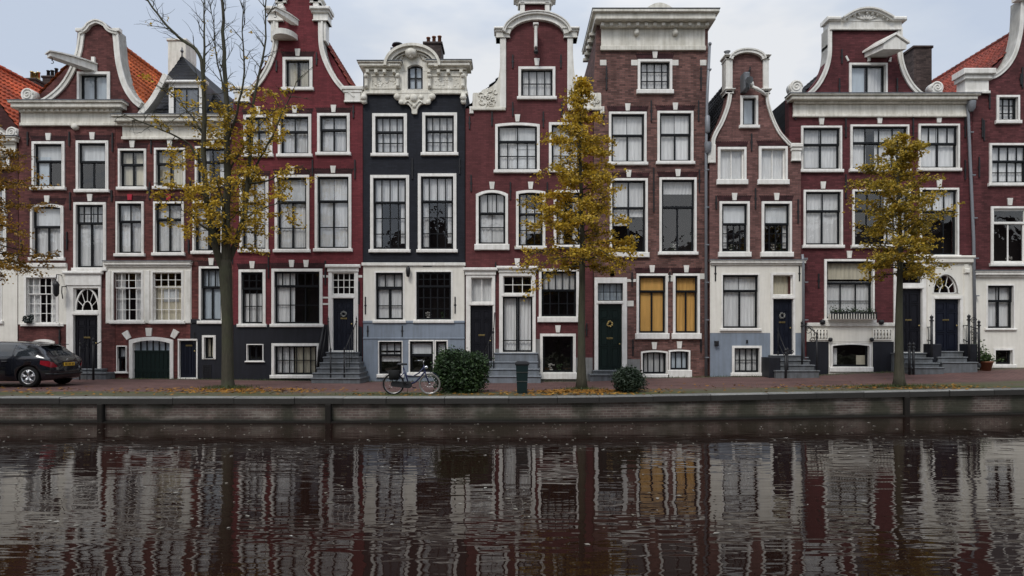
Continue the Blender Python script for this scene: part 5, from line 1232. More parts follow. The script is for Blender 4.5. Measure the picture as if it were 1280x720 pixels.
while x < 44:
    l = rr.uniform(1.1, 1.7); a, b = x + .006, x + l - .006; dz = rr.uniform(-.006, .006); dy = rr.uniform(-.012, .012)
    P = [(a, quay_y(a) + dy), (b, quay_y(b) + dy), (b, quay_y(b) + COPW), (a, quay_y(a) + COPW)]
    c = .025
    z1a, z1b = zcop(a) + dz, zcop(b) + dz; z0a, z0b = z1a - .17, z1b - .17
    v = [(P[0][0], P[0][1], z0a), (P[1][0], P[1][1], z0b), (P[1][0], P[1][1], z1b - c), (P[0][0], P[0][1], z1a - c), (P[0][0], P[0][1] + c, z1a), (P[1][0], P[1][1] + c, z1b),
         (P[2][0], P[2][1], z1b), (P[3][0], P[3][1], z1a), (P[2][0], P[2][1], z0b), (P[3][0], P[3][1], z0a)]
    mb.add(v, [(0, 1, 2, 3), (3, 2, 5, 4), (4, 5, 6, 7), (0, 3, 4, 7, 9), (1, 8, 6, 5, 2), (0, 9, 8, 1), (7, 6, 8, 9)])
    x += l
cm, nt, out = nodes('coping_stone'); tc = N(nt, 'ShaderNodeTexCoord'); o = tc.outputs['Object']
ge = N(nt, 'ShaderNodeNewGeometry')
a = noise(nt, o, 2.2, 6, .65); b2 = noise(nt, o, 22, 3)
col = mixc(nt, a, (.10, .10, .092), (.30, .295, .28)); col = mixc(nt, 1.0, col, ramp(nt, ge.outputs['Random Per Island'], ((0.0, .7), (1.0, 1.15))), 'MULTIPLY'); col = mixc(nt, 1.0, col, ramp(nt, b2, ((.3, .75), (.7, 1.15))), 'MULTIPLY')
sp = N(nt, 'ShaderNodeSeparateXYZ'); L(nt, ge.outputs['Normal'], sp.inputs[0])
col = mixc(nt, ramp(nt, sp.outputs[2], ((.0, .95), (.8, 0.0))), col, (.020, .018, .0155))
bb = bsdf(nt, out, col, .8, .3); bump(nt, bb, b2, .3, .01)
mb.build('coping', cm, q)
M['post'] = plain('wet_dark_timber', (.018, .016, .014), .9, .12)
for px, dep in ((125, 17.9), (410, 17.9), (1133, 19.4)):
    x = (px - 640) * dep / F; y = quay_y(x); m = MB(); m.bbox(x - .075, x + .075, y - .03, y + .12, -1.3, zcop(x) - .175, .02); m.build('fender_post', M['post'], q)
mb = MB()
vs = []
for x in xq: y = quay_y(x); vs += [(x, y - .01, WATER - .2), (x, y - .01, WATER + .025), (x, y + .12, WATER + .04), (x, y + .12, WATER - .2)]
mb.add(vs, [(i * 4 + k, i * 4 + 4 + k, i * 4 + 4 + (k + 1) % 4, i * 4 + (k + 1) % 4) for i in range(len(xq) - 1) for k in range(4)])
mb.build('waterline_beam', M['post'], q)
# water
def water_mat():
    m, nt, out = nodes('canal_water'); tc = N(nt, 'ShaderNodeTexCoord'); o = tc.outputs['Object']
    w1 = noise(nt, mapped(nt, o, (.42, 1.0, 1)), 2.4, 1, .35)
    w2 = noise(nt, mapped(nt, o, (.30, 1.1, 1)), 6.0, 1, .5)
    w3 = noise(nt, mapped(nt, o, (.32, 1.2, 1)), 14, 0, .5)
    gust = ramp(nt, noise(nt, mapped(nt, o, (.22, .16, 1)), 1.0, 3), ((.40, .1), (.65, 1.0)))
    def mul(a, k):
        n = N(nt, 'ShaderNodeMath', operation='MULTIPLY'); L(nt, a, n.inputs[0])
        if hasattr(k, 'links'): L(nt, k, n.inputs[1])
        else: n.inputs[1].default_value = k
        return n.outputs[0]
    def add(a, b):
        n = N(nt, 'ShaderNodeMath', operation='ADD'); L(nt, a, n.inputs[0]); L(nt, b, n.inputs[1]); return n.outputs[0]
    calm = ramp(nt, noise(nt, mapped(nt, o, (.30, .22, 1)), 1.0, 2), ((.34, .5), (.66, 1.2)))
    h = add(mul(add(mul(w1, .0078), mul(w2, .0042)), calm), mul(mul(w3, .0008), gust))
    bp = N(nt, 'ShaderNodeBump', Strength=1.0, Distance=1.0); L(nt, h, bp.inputs['Height'])
    fr = N(nt, 'ShaderNodeFresnel', IOR=1.33); L(nt, bp.outputs[0], fr.inputs['Normal'])
    gl = N(nt, 'ShaderNodeBsdfGlossy', Roughness=.006); gl.inputs[0].default_value = (.95, .95, .93, 1); L(nt, bp.outputs[0], gl.inputs['Normal'])
    df = N(nt, 'ShaderNodeBsdfDiffuse'); L(nt, mixc(nt, noise(nt, o, .35, 3), (.010, .0048, .0036), (.016, .0076, .0056)), df.inputs[0])
    mx = N(nt, 'ShaderNodeMixShader'); L(nt, fr.outputs[0], mx.inputs[0]); L(nt, df.outputs[0], mx.inputs[1]); L(nt, gl.outputs[0], mx.inputs[2]); L(nt, mx.outputs[0], out.inputs[0])
    return m
mb = MB(); mb.add([(-900, -240, WATER), (900, -240, WATER), (900, 240, WATER), (-900, 240, WATER)], [(0, 1, 2, 3)])
mb = MB(); v = []
for x in xq: v += [(x, -23.2, WATER), (x, quay_y(x) + .15, WATER)]
v = [(-900, -23.2, WATER), (-900, quay_y(-900) + .15, WATER)] + v + [(900, -23.2, WATER), (900, 30, WATER)]
mb.add(v, [(2 * i, 2 * i + 2, 2 * i + 3, 2 * i + 1) for i in range(len(v) // 2 - 1)])
tag(mb.build('water', water_mat(), normals=False), kind='structure')
# opposite bank, behind the camera (it is what the windows mirror)
mb = MB(); mb.box(-400, 400, -420, -22.6, -2, -.02); tag(mb.build('opposite_bank', st.data.materials[0]), kind='structure')
mb = MB(); x = -70.0; rr = random.Random(5)
while x < 70:
    wd = rr.uniform(4.5, 7); hh = rr.uniform(8.5, 11.5); g = rr.uniform(1.5, 3)
    mb.prism([(x, -.1), (x + wd - .1, -.1), (x + wd - .1, hh), (x + wd * .7, hh + .4), (x + wd * .62, hh + g), (x + wd * .38, hh + g), (x + wd * .3, hh + .4), (x, hh)], -46, -38.5); x += wd
tag(mb.build('opposite_houses', brick('brick_opposite', (.06, .035, .035))), kind='structure')
# pale specks on the water: mostly painted glints, some floating leaves
mb = MB(); rr = random.Random(21)
for i in range(650):
    dep = 7 + 11 * rr.random() ** .6; px = rr.uniform(-60, 1340); x, y = at(px, dep)
    if y > quay_y(x) - .15: continue
    s_ = rr.uniform(.015, .05); a = rr.random() * 6.28; z = WATER + .006
    mb.add([(x + s_ * math.cos(a), y + s_ * math.sin(a), z), (x - s_ * .6 * math.sin(a), y + s_ * .6 * math.cos(a), z + .006), (x - s_ * math.cos(a), y - s_ * math.sin(a), z), (x + s_ * .6 * math.sin(a), y - s_ * .6 * math.cos(a), z + .004)], [(0, 1, 2, 3)])
tag(mb.build('glint_and_leaf_specks', leaf_mat('glint_leaf_speck', ((0.0, (.05, .045, .03)), (.5, (.22, .20, .16)), (1.0, (.5, .48, .44)))), normals=False), 'small pale specks on the dark canal, mostly painted glints with some leaves', kind='stuff')

# ------------------------------------------------------------------ foliage helpers
def leaf(mb, p, size, rnd, flat=.5):
    d = Vector((rnd.gauss(0, 1), rnd.gauss(0, 1), rnd.gauss(0, .55))); d.normalize()
    n = Vector((rnd.gauss(0, 1), rnd.gauss(0, 1), rnd.gauss(0, 1) + flat * 2)); u = d.cross(n)
    u = u.normalized() if u.length > 1e-4 else Vector((1, 0, 0))
    nn = u.cross(d); l = size; w_ = size * .36
    a = p; b = p + d * l * .5 + u * w_ + nn * w_ * .35; c = p + d * l - nn * l * .12; e = p + d * l * .5 - u * w_ + nn * w_ * .35
    mb.add([a, b, c, e], [(0, 1, 2), (0, 2, 3)])
def wander(p, d, ln, n, rnd, bend=.18, lift=0.0):
    pts = [p.copy()]; d = d.normalized()
    for i in range(n):
        d = (d + Vector((rnd.gauss(0, bend), rnd.gauss(0, bend), rnd.gauss(0, bend) + lift))).normalized()
        p = p + d * (ln / n); pts.append(p.copy())
    return pts
LEAF_A = leaf_mat('autumn_leaf_yellow', ((0.0, (.09, .075, .014)), (.24, (.24, .17, .020)), (.5, (.50, .33, .028)), (.78, (.68, .47, .045)), (1.0, (.50, .23, .026))))
LEAF_B = leaf_mat('autumn_leaf_olive', ((0.0, (.07, .065, .014)), (.26, (.20, .155, .02)), (.5, (.40, .28, .028)), (.75, (.54, .37, .04)), (1.0, (.42, .19, .024))))
LEAF_C = leaf_mat('autumn_leaf_amber', ((0.0, (.07, .045, .012)), (.28, (.18, .10, .016)), (.5, (.34, .19, .022)), (.75, (.44, .25, .034)), (1.0, (.30, .12, .02))))
def column_tree(name_label, px, dep, prof, ytop, ybot, r0, seed, lm, nprim, leaves=9, lean=0, base_px=None, leafsize=.085, group='autumn trees along the quay'):
    rnd = random.Random(seed)
    x, y = at(px, dep); zg = gz(x, y); root = empty('tree', (x, y, zg), name_label, 'tree', group)
    zt, zb = zat(ytop, dep), zat(ybot, dep)
    base = Vector((x, y, zg - .1)); n = 22; tp = []
    for i in range(n + 1):
        t = i / n; z = lerp(zg - .1, zt, t)
        tp.append(Vector((x + lean * t + .05 * math.sin(t * 9 + seed) * t, y + .05 * math.sin(t * 7 + 2) * t, z)))
    rad = [r0 * (1.55 if i == 0 else 1.15 if i == 1 else 1) * (1 - .93 * (i / n) ** .9) + .006 for i in range(n + 1)]
    mb = MB(); mb.tube(tp, rad, 12); mb.build('trunk', M['bark'], root)
    lim = MB(); cr = MB()
    def width(z, ang):
        py = HOR - (z - EYE) * F / dep
        l, r = table(py, [(a, b) for a, b, c in prof]), table(py, [(a, c) for a, b, c in prof])
        side = math.cos(ang); s_ = lerp((l + r) / 2, r if side > 0 else l, abs(side))
        return s_ * dep / F
    for i in range(nprim):
        t = (i + rnd.random()) / nprim; z = lerp(zb, zt, t ** 1.05); ang = i * 2.39996 + rnd.gauss(0, .3)
        ti = (z - tp[0].z) / (zt - tp[0].z) * n; k = min(n - 1, max(0, int(ti))); p = tp[k].lerp(tp[k + 1], ti - k)
        ln = max(.14, width(z, ang)) * rnd.choice((.55, .8, .95, 1.05, 1.2)) * rnd.uniform(.9, 1.1)
        up_ = lerp(.28, .75, t)
        d = Vector((math.cos(ang), math.sin(ang), up_ + rnd.gauss(0, .16)))
        br = wander(p - Vector((0, 0, ln * up_ * .6)), d, ln * 1.2, 8, rnd, .12, -.075)
        lim.tube(br, [max(.005, r0 * .20 * (1 - t * .6) * (1 - j / 9.5)) for j in range(9)], 5, cap=False)
        bd = rnd.choice((.35, .8, 1.0, 1.25))
        for j in range(2, 9):
            for _ in range(rnd.choice((1, 2, 2, 3)) if ln > .5 else 1):
                dd = (br[j] - br[j - 1]).normalized(); sd = dd.cross(Vector((0, 0, 1))).normalized() * rnd.choice((-1, 1))
                tw = wander(br[j], dd * .9 + sd * rnd.uniform(.2, 1.1) + Vector((0, 0, rnd.uniform(-.28, .22))), rnd.uniform(.18, .5) * min(1, ln + .3), 4, rnd, .2)
                lim.tube(tw, [.008, .006, .005, .004, .002], 3, cap=False)
                if rnd.random() < .14: continue
                dens = rnd.random() * bd
                for q_ in tw[1:]:
                    for _l in range(int(leaves * (.12 + .62 * dens))):
                        leaf(cr, q_ + Vector((rnd.gauss(0, .075), rnd.gauss(0, .075), rnd.gauss(-.01, .032))), leafsize * rnd.uniform(.5, 1.35), rnd)
    lim.build('branches', M['bark'], root, normals=False); cr.build('crown', lm, root, normals=False)
    return root
# tree 2 (middle), tree 3 (right), tree at the left edge
column_tree('slim golden tree in front of the brown brick house, beside the small bush', 727, 20.9,
    [(98, 3, 3), (130, 13, 12), (170, 34, 23), (205, 56, 30), (235, 58, 40), (265, 66, 45), (295, 76, 48), (320, 60, 42), (340, 30, 26)], 98, 330, .135, 4, LEAF_A, 84, 15, leafsize=.092)
column_tree('slim tree with olive leaves in front of the wide burgundy house', 1124, 20.9,
    [(166, 4, 4), (190, 20, 20), (215, 40, 26), (250, 44, 32), (290, 44, 44), (315, 40, 42), (335, 26, 24), (350, 10, 10)], 168, 340, .14, 9, LEAF_B, 72, 13, leafsize=.09)
column_tree('golden tree cut off by the left edge, only its right branches showing', -28, 20.6,
    [(120, 20, 8), (178, 40, 16), (200, 60, 52), (240, 70, 50), (290, 70, 54), (322, 60, 46), (340, 20, 20)], 110, 332, .16, 14, LEAF_C, 74, 12)
# tree 1: big spreading tree, bare at the top
dep = 21.6; rnd = random.Random(31)
x, y = at(285, dep); zg = gz(x, y)
t1 = empty('tree', (x, y, zg), 'large half bare tree with spreading limbs in front of the crimson house', 'tree', 'autumn trees along the quay')
def P3(px, py, dy=0.0):
    d = dep + dy; return Vector(((px - 640) * d / F, d - D, zat(py, d)))
mb = MB(); mb.tube([P3(285, 490), P3(285, 484), P3(284.5, 474), P3(284.5, 440), P3(284, 400), P3(283, 370), P3(282, 345), P3(282, 325)], [.30, .225, .185, .172, .165, .172, .195, .16], 16)
mb.build('trunk', M['bark'], t1)
limbs = [
 ([(283, 335, 0), (282, 290, 0), (284, 240, .1), (284, 190, .1), (283, 140, .1), (281, 90, .2), (279, 40, .2), (277, -15, .3), (276, -60, .3)], .17, .025),
 ([(281, 340, 0), (271, 315, -.1), (263, 280, -.2), (258, 240, -.3), (255, 200, -.4), (255, 150, -.4), (254, 95, -.5), (248, 66, -.5), (228, 50, -.5), (208, 32, -.6), (186, 2, -.6), (172, -25, -.7)], .13, .018),
 ([(254, 100, -.5), (256, 60, -.5), (255, 20, -.4), (254, -30, -.4)], .05, .014),
 ([(283, 330, 0), (296, 300, .2), (306, 265, .3), (309, 230, .4), (313, 190, .5), (315, 150, .5), (320, 110, .5), (331, 60, .6), (332, 10, .6), (336, -35, .6)], .11, .014),
 ([(310, 235, .4), (322, 205, .2), (340, 170, 0), (362, 122, -.2), (372, 100, -.3)], .05, .008),
 ([(256, 215, -.3), (240, 185, -.5), (225, 173, -.7), (196, 160, -.9), (166, 148, -1.1), (150, 140, -1.2)], .05, .008),
 ([(265, 290, -.2), (250, 280, -.6), (238, 268, -.8), (225, 262, -1.0)], .035, .008),
 ([(303, 275, .2), (325, 262, -.3), (345, 255, -.6), (362, 252, -.8)], .035, .008),
 ([(283, 180, .1), (296, 140, -.3), (305, 90, -.5), (303, 40, -.6), (305, -10, -.6)], .05, .01),
 ([(284, 220, .1), (300, 190, .6), (330, 150, .9), (352, 130, 1.0)], .045, .008),
 ([(255, 170, -.4), (236, 140, -.1), (215, 120, .1), (196, 108, .2)], .035, .007),
 ([(282, 120, .2), (272, 80, .6), (268, 40, .8), (262, 0, .9)], .035, .008),
 ([(282, 285, 0), (280, 262, -.8), (276, 240, -1.3), (270, 225, -1.7)], .05, .008), ([(283, 260, 0), (290, 240, .8), (298, 220, 1.4), (300, 200, 1.8)], .05, .008),
 ([(309, 230, .4), (334, 226, .2), (358, 214, 0), (380, 206, -.2)], .04, .007), ([(258, 245, -.3), (238, 236, -.3), (218, 234, -.2), (200, 228, -.2)], .04, .007),
]
lim = MB(); cr = MB()
def clump(p, rad, n, size=.10):
    for _ in range(n):
        q_ = p + Vector((rnd.gauss(0, rad), rnd.gauss(0, rad), rnd.gauss(0, rad * .5)))
        leaf(cr, q_, size * rnd.uniform(.6, 1.3), rnd)
def dens(p):
    py = HOR - (p.z - EYE) * F / (p.y + D); px = 640 + p.x * F / (p.y + D)
    a = max(0.0, min(1.0, (py - 85) / 70)) * max(0.0, min(1.0, (338 - py) / 25))
    if 120 < py < 185 and (px < 258): a *= .30
    if py < 185 and px < 225: a *= .25
    return a * max(.0, min(1.0, (395 - px) / 20))
for path, ra, rb in limbs:
    pts = []
    ctrl = [P3(*c_) for c_ in path]
    for i in range(len(ctrl) - 1):
        p0, p1, p2, p3 = ctrl[max(0, i - 1)], ctrl[i], ctrl[i + 1], ctrl[min(len(ctrl) - 1, i + 2)]
        for j in range(4):
            t = j / 4; pts.append(.5 * (2 * p1 + (p2 - p0) * t + (2 * p0 - 5 * p1 + 4 * p2 - p3) * t * t + (3 * p1 - p0 - 3 * p2 + p3) * t ** 3) + Vector((rnd.gauss(0, .012), rnd.gauss(0, .012), 0)))
    pts.append(ctrl[-1]); n = len(pts)
    lim.tube(pts, [lerp(ra, rb, (i / (n - 1)) ** .8) for i in range(n)], 8 if ra > .1 else 6)
    tot = sum((pts[i + 1] - pts[i]).length for i in range(n - 1)); acc = 0; nxt = .5
    for i in range(1, n):
        acc += (pts[i] - pts[i - 1]).length
        while acc > nxt:
            nxt += rnd.uniform(.14, .30)
            t = acc / tot; py = HOR - (pts[i].z - EYE) * F / (pts[i].y + D)
            if py > 318: continue
            d0 = (pts[i] - pts[i - 1]).normalized(); sd = Vector((rnd.gauss(0, 1), rnd.gauss(0, 1), rnd.gauss(0, .4))); sd = (sd - d0 * sd.dot(d0)).normalized()
            high = py < 110
            ln = rnd.uniform(.4, 1.15) * (1.1 if high else .95) * (1 - .35 * t)
            tw = wander(pts[i], d0 * (.9 if high else .35) + sd + Vector((0, 0, .45 if high else .0)), ln, 7, rnd, .13, .03 if high else -.05)
            lim.tube(tw, [max(.003, lerp(.016, .004, j / 7)) for j in range(8)], 4, cap=False)
            for j in range(2, 8):
                if rnd.random() < .75:
                    t2 = wander(tw[j], (tw[j] - tw[j - 1]).normalized() + Vector((rnd.gauss(0, .7), rnd.gauss(0, .7), rnd.gauss(.1 if high else -.05, .4))), rnd.uniform(.18, .5), 4, rnd, .16)
                    lim.tube(t2, [.007, .006, .005, .004, .003], 3, cap=False)
                    dn = dens(t2[-1])
                    if rnd.random() < dn * .48:
                        for q_ in t2[1:]: clump(q_, .085, rnd.randint(4, 10))
                    elif high and rnd.random() < .05: clump(t2[-1], .05, 4)
lim.build('branches', M['bark'], t1, normals=False)
cr.build('crown', LEAF_A, t1, normals=False)

# ------------------------------------------------------------------ bushes and potted plant
LEAF_G = leaf_mat('dark_green_leaf', ((0.0, (.006, .013, .004)), (.35, (.016, .036, .010)), (.65, (.032, .066, .018)), (1.0, (.075, .12, .035))), .15)
LEAF_G2 = leaf_mat('blue_green_leaf', ((0.0, (.010, .018, .012)), (.5, (.028, .046, .026)), (1.0, (.09, .12, .075))), .15)
def bush(label, px, dep, w_, h_, n, lm, size, seed, boxy=3.2):
    rnd = random.Random(seed); x, y = at(px, dep); zg = gz(x, y); root = empty('bush', (x, y, zg), label, 'bush', 'bushes on the quay')
    core = MB(); nu, nv = 20, 12; vs = []
    lumps = [(Vector((rnd.gauss(0, 1), rnd.gauss(0, 1), rnd.gauss(0, .7))).normalized(), rnd.uniform(-.17, .15)) for _ in range(34)]
    def rad(d):
        k = (abs(d.x) ** boxy + abs(d.y) ** boxy + abs(d.z) ** boxy) ** (-1 / boxy)
        return k * (1 + sum(a * max(0, d.dot(v)) ** 8 for v, a in lumps))
    sc_ = Vector((w_ / 2, w_ / 2 * .85, h_ / 2)); c = Vector((x, y, zg + h_ / 2))
    for i in range(nv + 1):
        th = math.pi * i / nv
        for k in range(nu):
            a = 2 * math.pi * k / nu; d = Vector((math.sin(th) * math.cos(a), math.sin(th) * math.sin(a), math.cos(th))); r_ = rad(d) * .84
            vs.append((c.x + d.x * r_ * sc_.x, c.y + d.y * r_ * sc_.y, c.z + d.z * r_ * sc_.z))
    core.add(vs, [(i * nu + k, (i + 1) * nu + k, (i + 1) * nu + (k + 1) % nu, i * nu + (k + 1) % nu) for i in range(nv) for k in range(nu)])
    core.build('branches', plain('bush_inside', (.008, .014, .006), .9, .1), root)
    cr = MB()
    for _ in range(n):
        d = Vector((rnd.gauss(0, 1), rnd.gauss(0, 1), rnd.gauss(0, 1))).normalized(); r_ = rad(d) * (rnd.uniform(.80, 1.0) + (rnd.random() ** 8) * .28)
        p = Vector((c.x + d.x * r_ * sc_.x, c.y + d.y * r_ * sc_.y, max(zg + .02, c.z + d.z * r_ * sc_.z)))
        leaf(cr, p, size * rnd.uniform(.6, 1.3), rnd, .3)
    cr.build('leaves', lm, root, normals=False)
bush('large rounded dark green bush beside the parked bicycle', 576, 19.85, 1.54, 1.18, 6500, LEAF_G, .075, 2)
bush('small grey green bush at the foot of the golden tree', 784.5, 19.55, .88, .68, 2600, LEAF_G2, .065, 5, 2.6)
x, y = at(1232, 25.3); zg = gz(x, y); rnd = random.Random(8)
pp = empty('potted_plant', (x, y, zg), 'leafy green plant in a brown pot against the white wall', 'plant')
m = MB(); m.lathe([(0, zg - .02), (.16, zg - .02), (.24, zg + .30), (.26, zg + .30), (.26, zg + .34), (.2, zg + .34), (.0, zg + .31)], x, y, 14); m.build('pot', M['terracotta'], pp)
cr = MB(); stm = MB()
for i in range(70):
    a = rnd.random() * 6.28; tip = Vector((x + rnd.gauss(0, .17), y + rnd.gauss(0, .12), zg + .34 + abs(rnd.gauss(.12, .12)) + (.5 * rnd.random() if i % 7 == 0 else 0)))
    if i % 7 == 0: tip.x = x - .2 + rnd.gauss(0, .05)
    b = Vector((x, y, zg + .3)); stm.tube([b, b.lerp(tip, .5) + Vector((0, 0, .04)), tip], [.006, .005, .003], 3)
    for t in (.4, .6, .8, 1.0):
        for _ in range(4): leaf(cr, b.lerp(tip, t) + Vector((rnd.gauss(0, .04), rnd.gauss(0, .04), rnd.gauss(0, .03))), .085, rnd)
stm.build('stems', M['doorgreen'], pp, normals=False); cr.build('leaves', leaf_mat('pot_leaf', ((0.0, (.02, .04, .01)), (.5, (.06, .11, .03)), (1.0, (.14, .19, .06)))), pp, normals=False)
# flower box under the wide burgundy house's street window
fb = empty('flower_box', (X(1061), -.2, Z(403)), 'dark flower box of trailing plants with white rail under the wide street window', 'flower box')
m = MB(); m.bbox(X(1033), X(1090), -.36, -.14, Z(400), Z(393), .02)
m.build('trough', M['plaster'], fb)
m = MB()
for i in range(18): u = lerp(X(1034), X(1089), i / 17); m.box(u - .025, u + .025, -.375, -.363, Z(399), Z(391))
m.box(X(1033), X(1090), -.385, -.36, Z(391.5), Z(390.5)); m.build('rail', M['iron'], fb)
cr = MB(); rnd = random.Random(12)
for _ in range(650): leaf(cr, Vector((rnd.uniform(X(1034), X(1089)), -.25 + rnd.gauss(0, .06), Z(392) + abs(rnd.gauss(0, .09)))), .06, rnd)
cr.build('leaves', LEAF_G, fb, normals=False)

# ------------------------------------------------------------------ fallen leaves and grass
FALL = leaf_mat('fallen_leaf', ((0.0, (.10, .045, .012)), (.4, (.22, .10, .018)), (.7, (.34, .17, .03)), (1.0, (.42, .26, .06))), .1)
mb = MB(); rnd = random.Random(77)
def litter(px, dep, sx, sy, n):
    x0, y0 = at(px, dep)
    for _ in range(n):
        x = x0 + rnd.gauss(0, sx); y = y0 + rnd.gauss(0, sy)
        if y < quay_y(x) + .1 or y > -.3: continue
        p = Vector((x, y, gz(x, y) + .012)); s_ = rnd.uniform(.035, .085); a = rnd.random() * 6.28
        d = Vector((math.cos(a), math.sin(a), rnd.uniform(-.1, .3))) * s_; u = Vector((-math.sin(a), math.cos(a), rnd.uniform(-.2, .4))) * s_ * .5
        mb.add([p - d, p + u, p + d, p - u], [(0, 1, 2), (0, 2, 3)])
litter(300, 20.6, 1.4, .5, 720); litter(290, 19.9, 1.7, .5, 170); litter(728, 20.0, .9, .45, 800); litter(700, 19.2, 1.6, .4, 260); litter(1130, 20.6, 1.4, .4, 520); litter(560, 18.9, 2.0, .2, 90); litter(-20, 20, 2.5, .8, 300); litter(640, 19.4, 9, .7, 170); litter(1000, 21, 3, .8, 160)
tag(mb.build('fallen_leaves', FALL, normals=False), 'orange and yellow leaves scattered on the paving under the trees', kind='stuff')
mb = MB()
def grass(px, dep, sx, sy, n, h_=.09):
    x0, y0 = at(px, dep)
    for _ in range(n):
        x = x0 + rnd.gauss(0, sx); y = y0 + rnd.gauss(0, sy)
        if y < quay_y(x) + .4 or y > -.12: continue
        z = gz(x, y); a = rnd.random() * 6.28; hh = h_ * rnd.uniform(.5, 1.5); l = Vector((rnd.gauss(0, .4), rnd.gauss(0, .4), 1)) * hh; u = Vector((math.cos(a), math.sin(a), 0)) * .008
        p = Vector((x, y, z - .005)); mb.add([p - u, p + u, p + l], [(0, 1, 2)])
grass(285, 21.4, .38, .25, 900); grass(1124, 20.8, .5, .25, 700); grass(728, 20.8, .3, .2, 350); grass(1080, 20.9, .7, .2, 500, .06); grass(500, 18.9, 1.2, .12, 500, .05)
for px in range(5, 1240, 12):
    if rnd.random() < .75: grass(px + rnd.uniform(-5, 5), 25.45, .25, .09, rnd.randint(8, 46), .07)
tag(mb.build('grass', leaf_mat('grass_blade', ((0.0, (.02, .035, .008)), (.5, (.05, .075, .018)), (1.0, (.12, .13, .04))), .2), normals=False), 'tufts of grass at the tree feet and along the house fronts', kind='stuff')

# ------------------------------------------------------------------ litter bin
x, y = at(652.5, 19.3); zg = gz(x, y)
bn = empty('litter_bin', (x, y, zg), 'dark green tapered litter bin standing by the grey stone steps', 'bin')
M['bin'] = plain('bin_green', (.006, .017, .018), .4, .4)
m = MB(); n = 4
def sq(r_, z): return [(x - r_, y - r_ * .8, z), (x + r_, y - r_ * .8, z), (x + r_, y + r_ * .8, z), (x - r_, y + r_ * .8, z)]
lv = [(.135, .0), (.14, .06), (.15, .3), (.175, .8), (.175, .84)]
m.add([p for r_, z in lv for p in sq(r_, zg + z)], [(i * 4 + k, i * 4 + (k + 1) % 4, i * 4 + 4 + (k + 1) % 4, i * 4 + 4 + k) for i in range(4) for k in range(4)] + [(3, 2, 1, 0), (16, 17, 18, 19)])
m.build('bin_body', M['bin'], bn)
m = MB(); m.add([p for r_, z in ((.19, .8), (.2, .84), (.19, .88), (.12, .91)) for p in sq(r_, zg + z)], [(i * 4 + k, i * 4 + (k + 1) % 4, i * 4 + 4 + (k + 1) % 4, i * 4 + 4 + k) for i in range(3) for k in range(4)] + [(12, 13, 14, 15), (3, 2, 1, 0)]); m.build('lid', M['iron'], bn)
m = MB(); m.box(x - .165, x + .165, y - .15, y - .139, zg + .60, zg + .612); m.box(x - .155, x + .155, y - .135, y - .122, zg + .34, zg + .352); m.build('band', M['pewter'], bn)

# ------------------------------------------------------------------ bicycle
dep = 18.85
bx, by = at(514.5, dep); zg = gz(bx, by); bk = empty('bicycle', (bx, by, zg), 'dark blue city bicycle with black saddle bags standing beside the large bush', 'bicycle')
wr = .315; xr, xf = bx - .53, bx + .53
M['blueframe'] = plain('dark_blue_bike_paint', (.012, .016, .06), .3, .5); M['tyre'] = plain('tyre_rubber', (.010, .010, .010), .8, .2); M['chrome'] = plain('chrome', (.6, .6, .6), .25, .5, 1.0); M['cream_tyre'] = plain('pale_tyre', (.16, .15, .135), .7, .2)
ZC = zg + wr
def wheel(cx, mat):
    w_ = MB(); w_.tube([(cx + (wr - .018) * math.cos(a), by, ZC + (wr - .018) * math.sin(a)) for a in [6.2832 * i / 40 for i in range(41)]], .024, 8, cap=False); o_ = w_.build('wheel', mat, bk)
    w_ = MB(); w_.tube([(cx + (wr - .042) * math.cos(a), by, ZC + (wr - .042) * math.sin(a)) for a in [6.2832 * i / 36 for i in range(37)]], .010, 6, cap=False); w_.build('rim', M['chrome'], o_)
    w_ = MB()
    for i in range(28):
        a = 6.2832 * i / 28; w_.tube([(cx + .02 * math.cos(a + .7), by + .02 * (-1) ** i, ZC + .02 * math.sin(a + .7)), (cx + (wr - .045) * math.cos(a), by, ZC + (wr - .045) * math.sin(a))], .0022, 3)
    w_.build('spokes', M['chrome'], o_)
    w_ = MB(); w_.lathe([(0, by - .05), (.022, by - .05), (.022, by + .05), (0, by + .05)], cx, ZC, 10, 'y'); w_.build('hub', M['chrome'], o_)
wheel(xr, M['tyre']); wheel(xf, M['cream_tyre'])
B = lambda u, z, o=0: (bx + u, by + o, zg + z)
m = MB()
bbk = B(-.08, .29); seat = B(-.235, .78); head_t = B(.36, .86); head_b = B(.395, .68)
m.tube([bbk, seat], .022, 8); m.tube([bbk, B(.12, .38), B(.28, .54), head_b], .026, 8); m.tube([B(-.17, .56), B(.05, .54), B(.22, .64), B(.355, .80)], .02, 8); m.tube([head_t, head_b], .026, 8)
for s_ in (-.035, .035):
    m.tube([B(-.08, .29, s_ * .6), B(-.53, wr, s_)], .013, 6); m.tube([B(-.20, .66, s_ * .5), B(-.53, wr, s_)], .012, 6)
    m.tube([B(.395, .68, s_ * .8), B(.43, .53, s_), B(.53, wr, s_)], .015, 6)
m.build('frame', M['blueframe'], bk)
m = MB()
for cx, a0, a1 in ((xr, 20, 200), (xf, 35, 165)):
    pts = [(cx + (wr + .03) * math.cos(math.radians(lerp(a0, a1, i / 16))), ZC + (wr + .03) * math.sin(math.radians(lerp(a0, a1, i / 16)))) for i in range(17)]
    vs = [(p[0], by + o_, p[1] - abs(o_) * .3) for p in pts for o_ in (-.028, 0, .028)]; m.add(vs, [(i * 3 + k, i * 3 + k + 1, i * 3 + 4 + k, i * 3 + 3 + k) for i in range(16) for k in (0, 1)], True)
m.build('mudguard', M['blueframe'], bk)
m = MB(); m.tube([seat, B(-.26, .87)], .012, 6); m.build('seat_post', M['chrome'], bk)
m = MB()
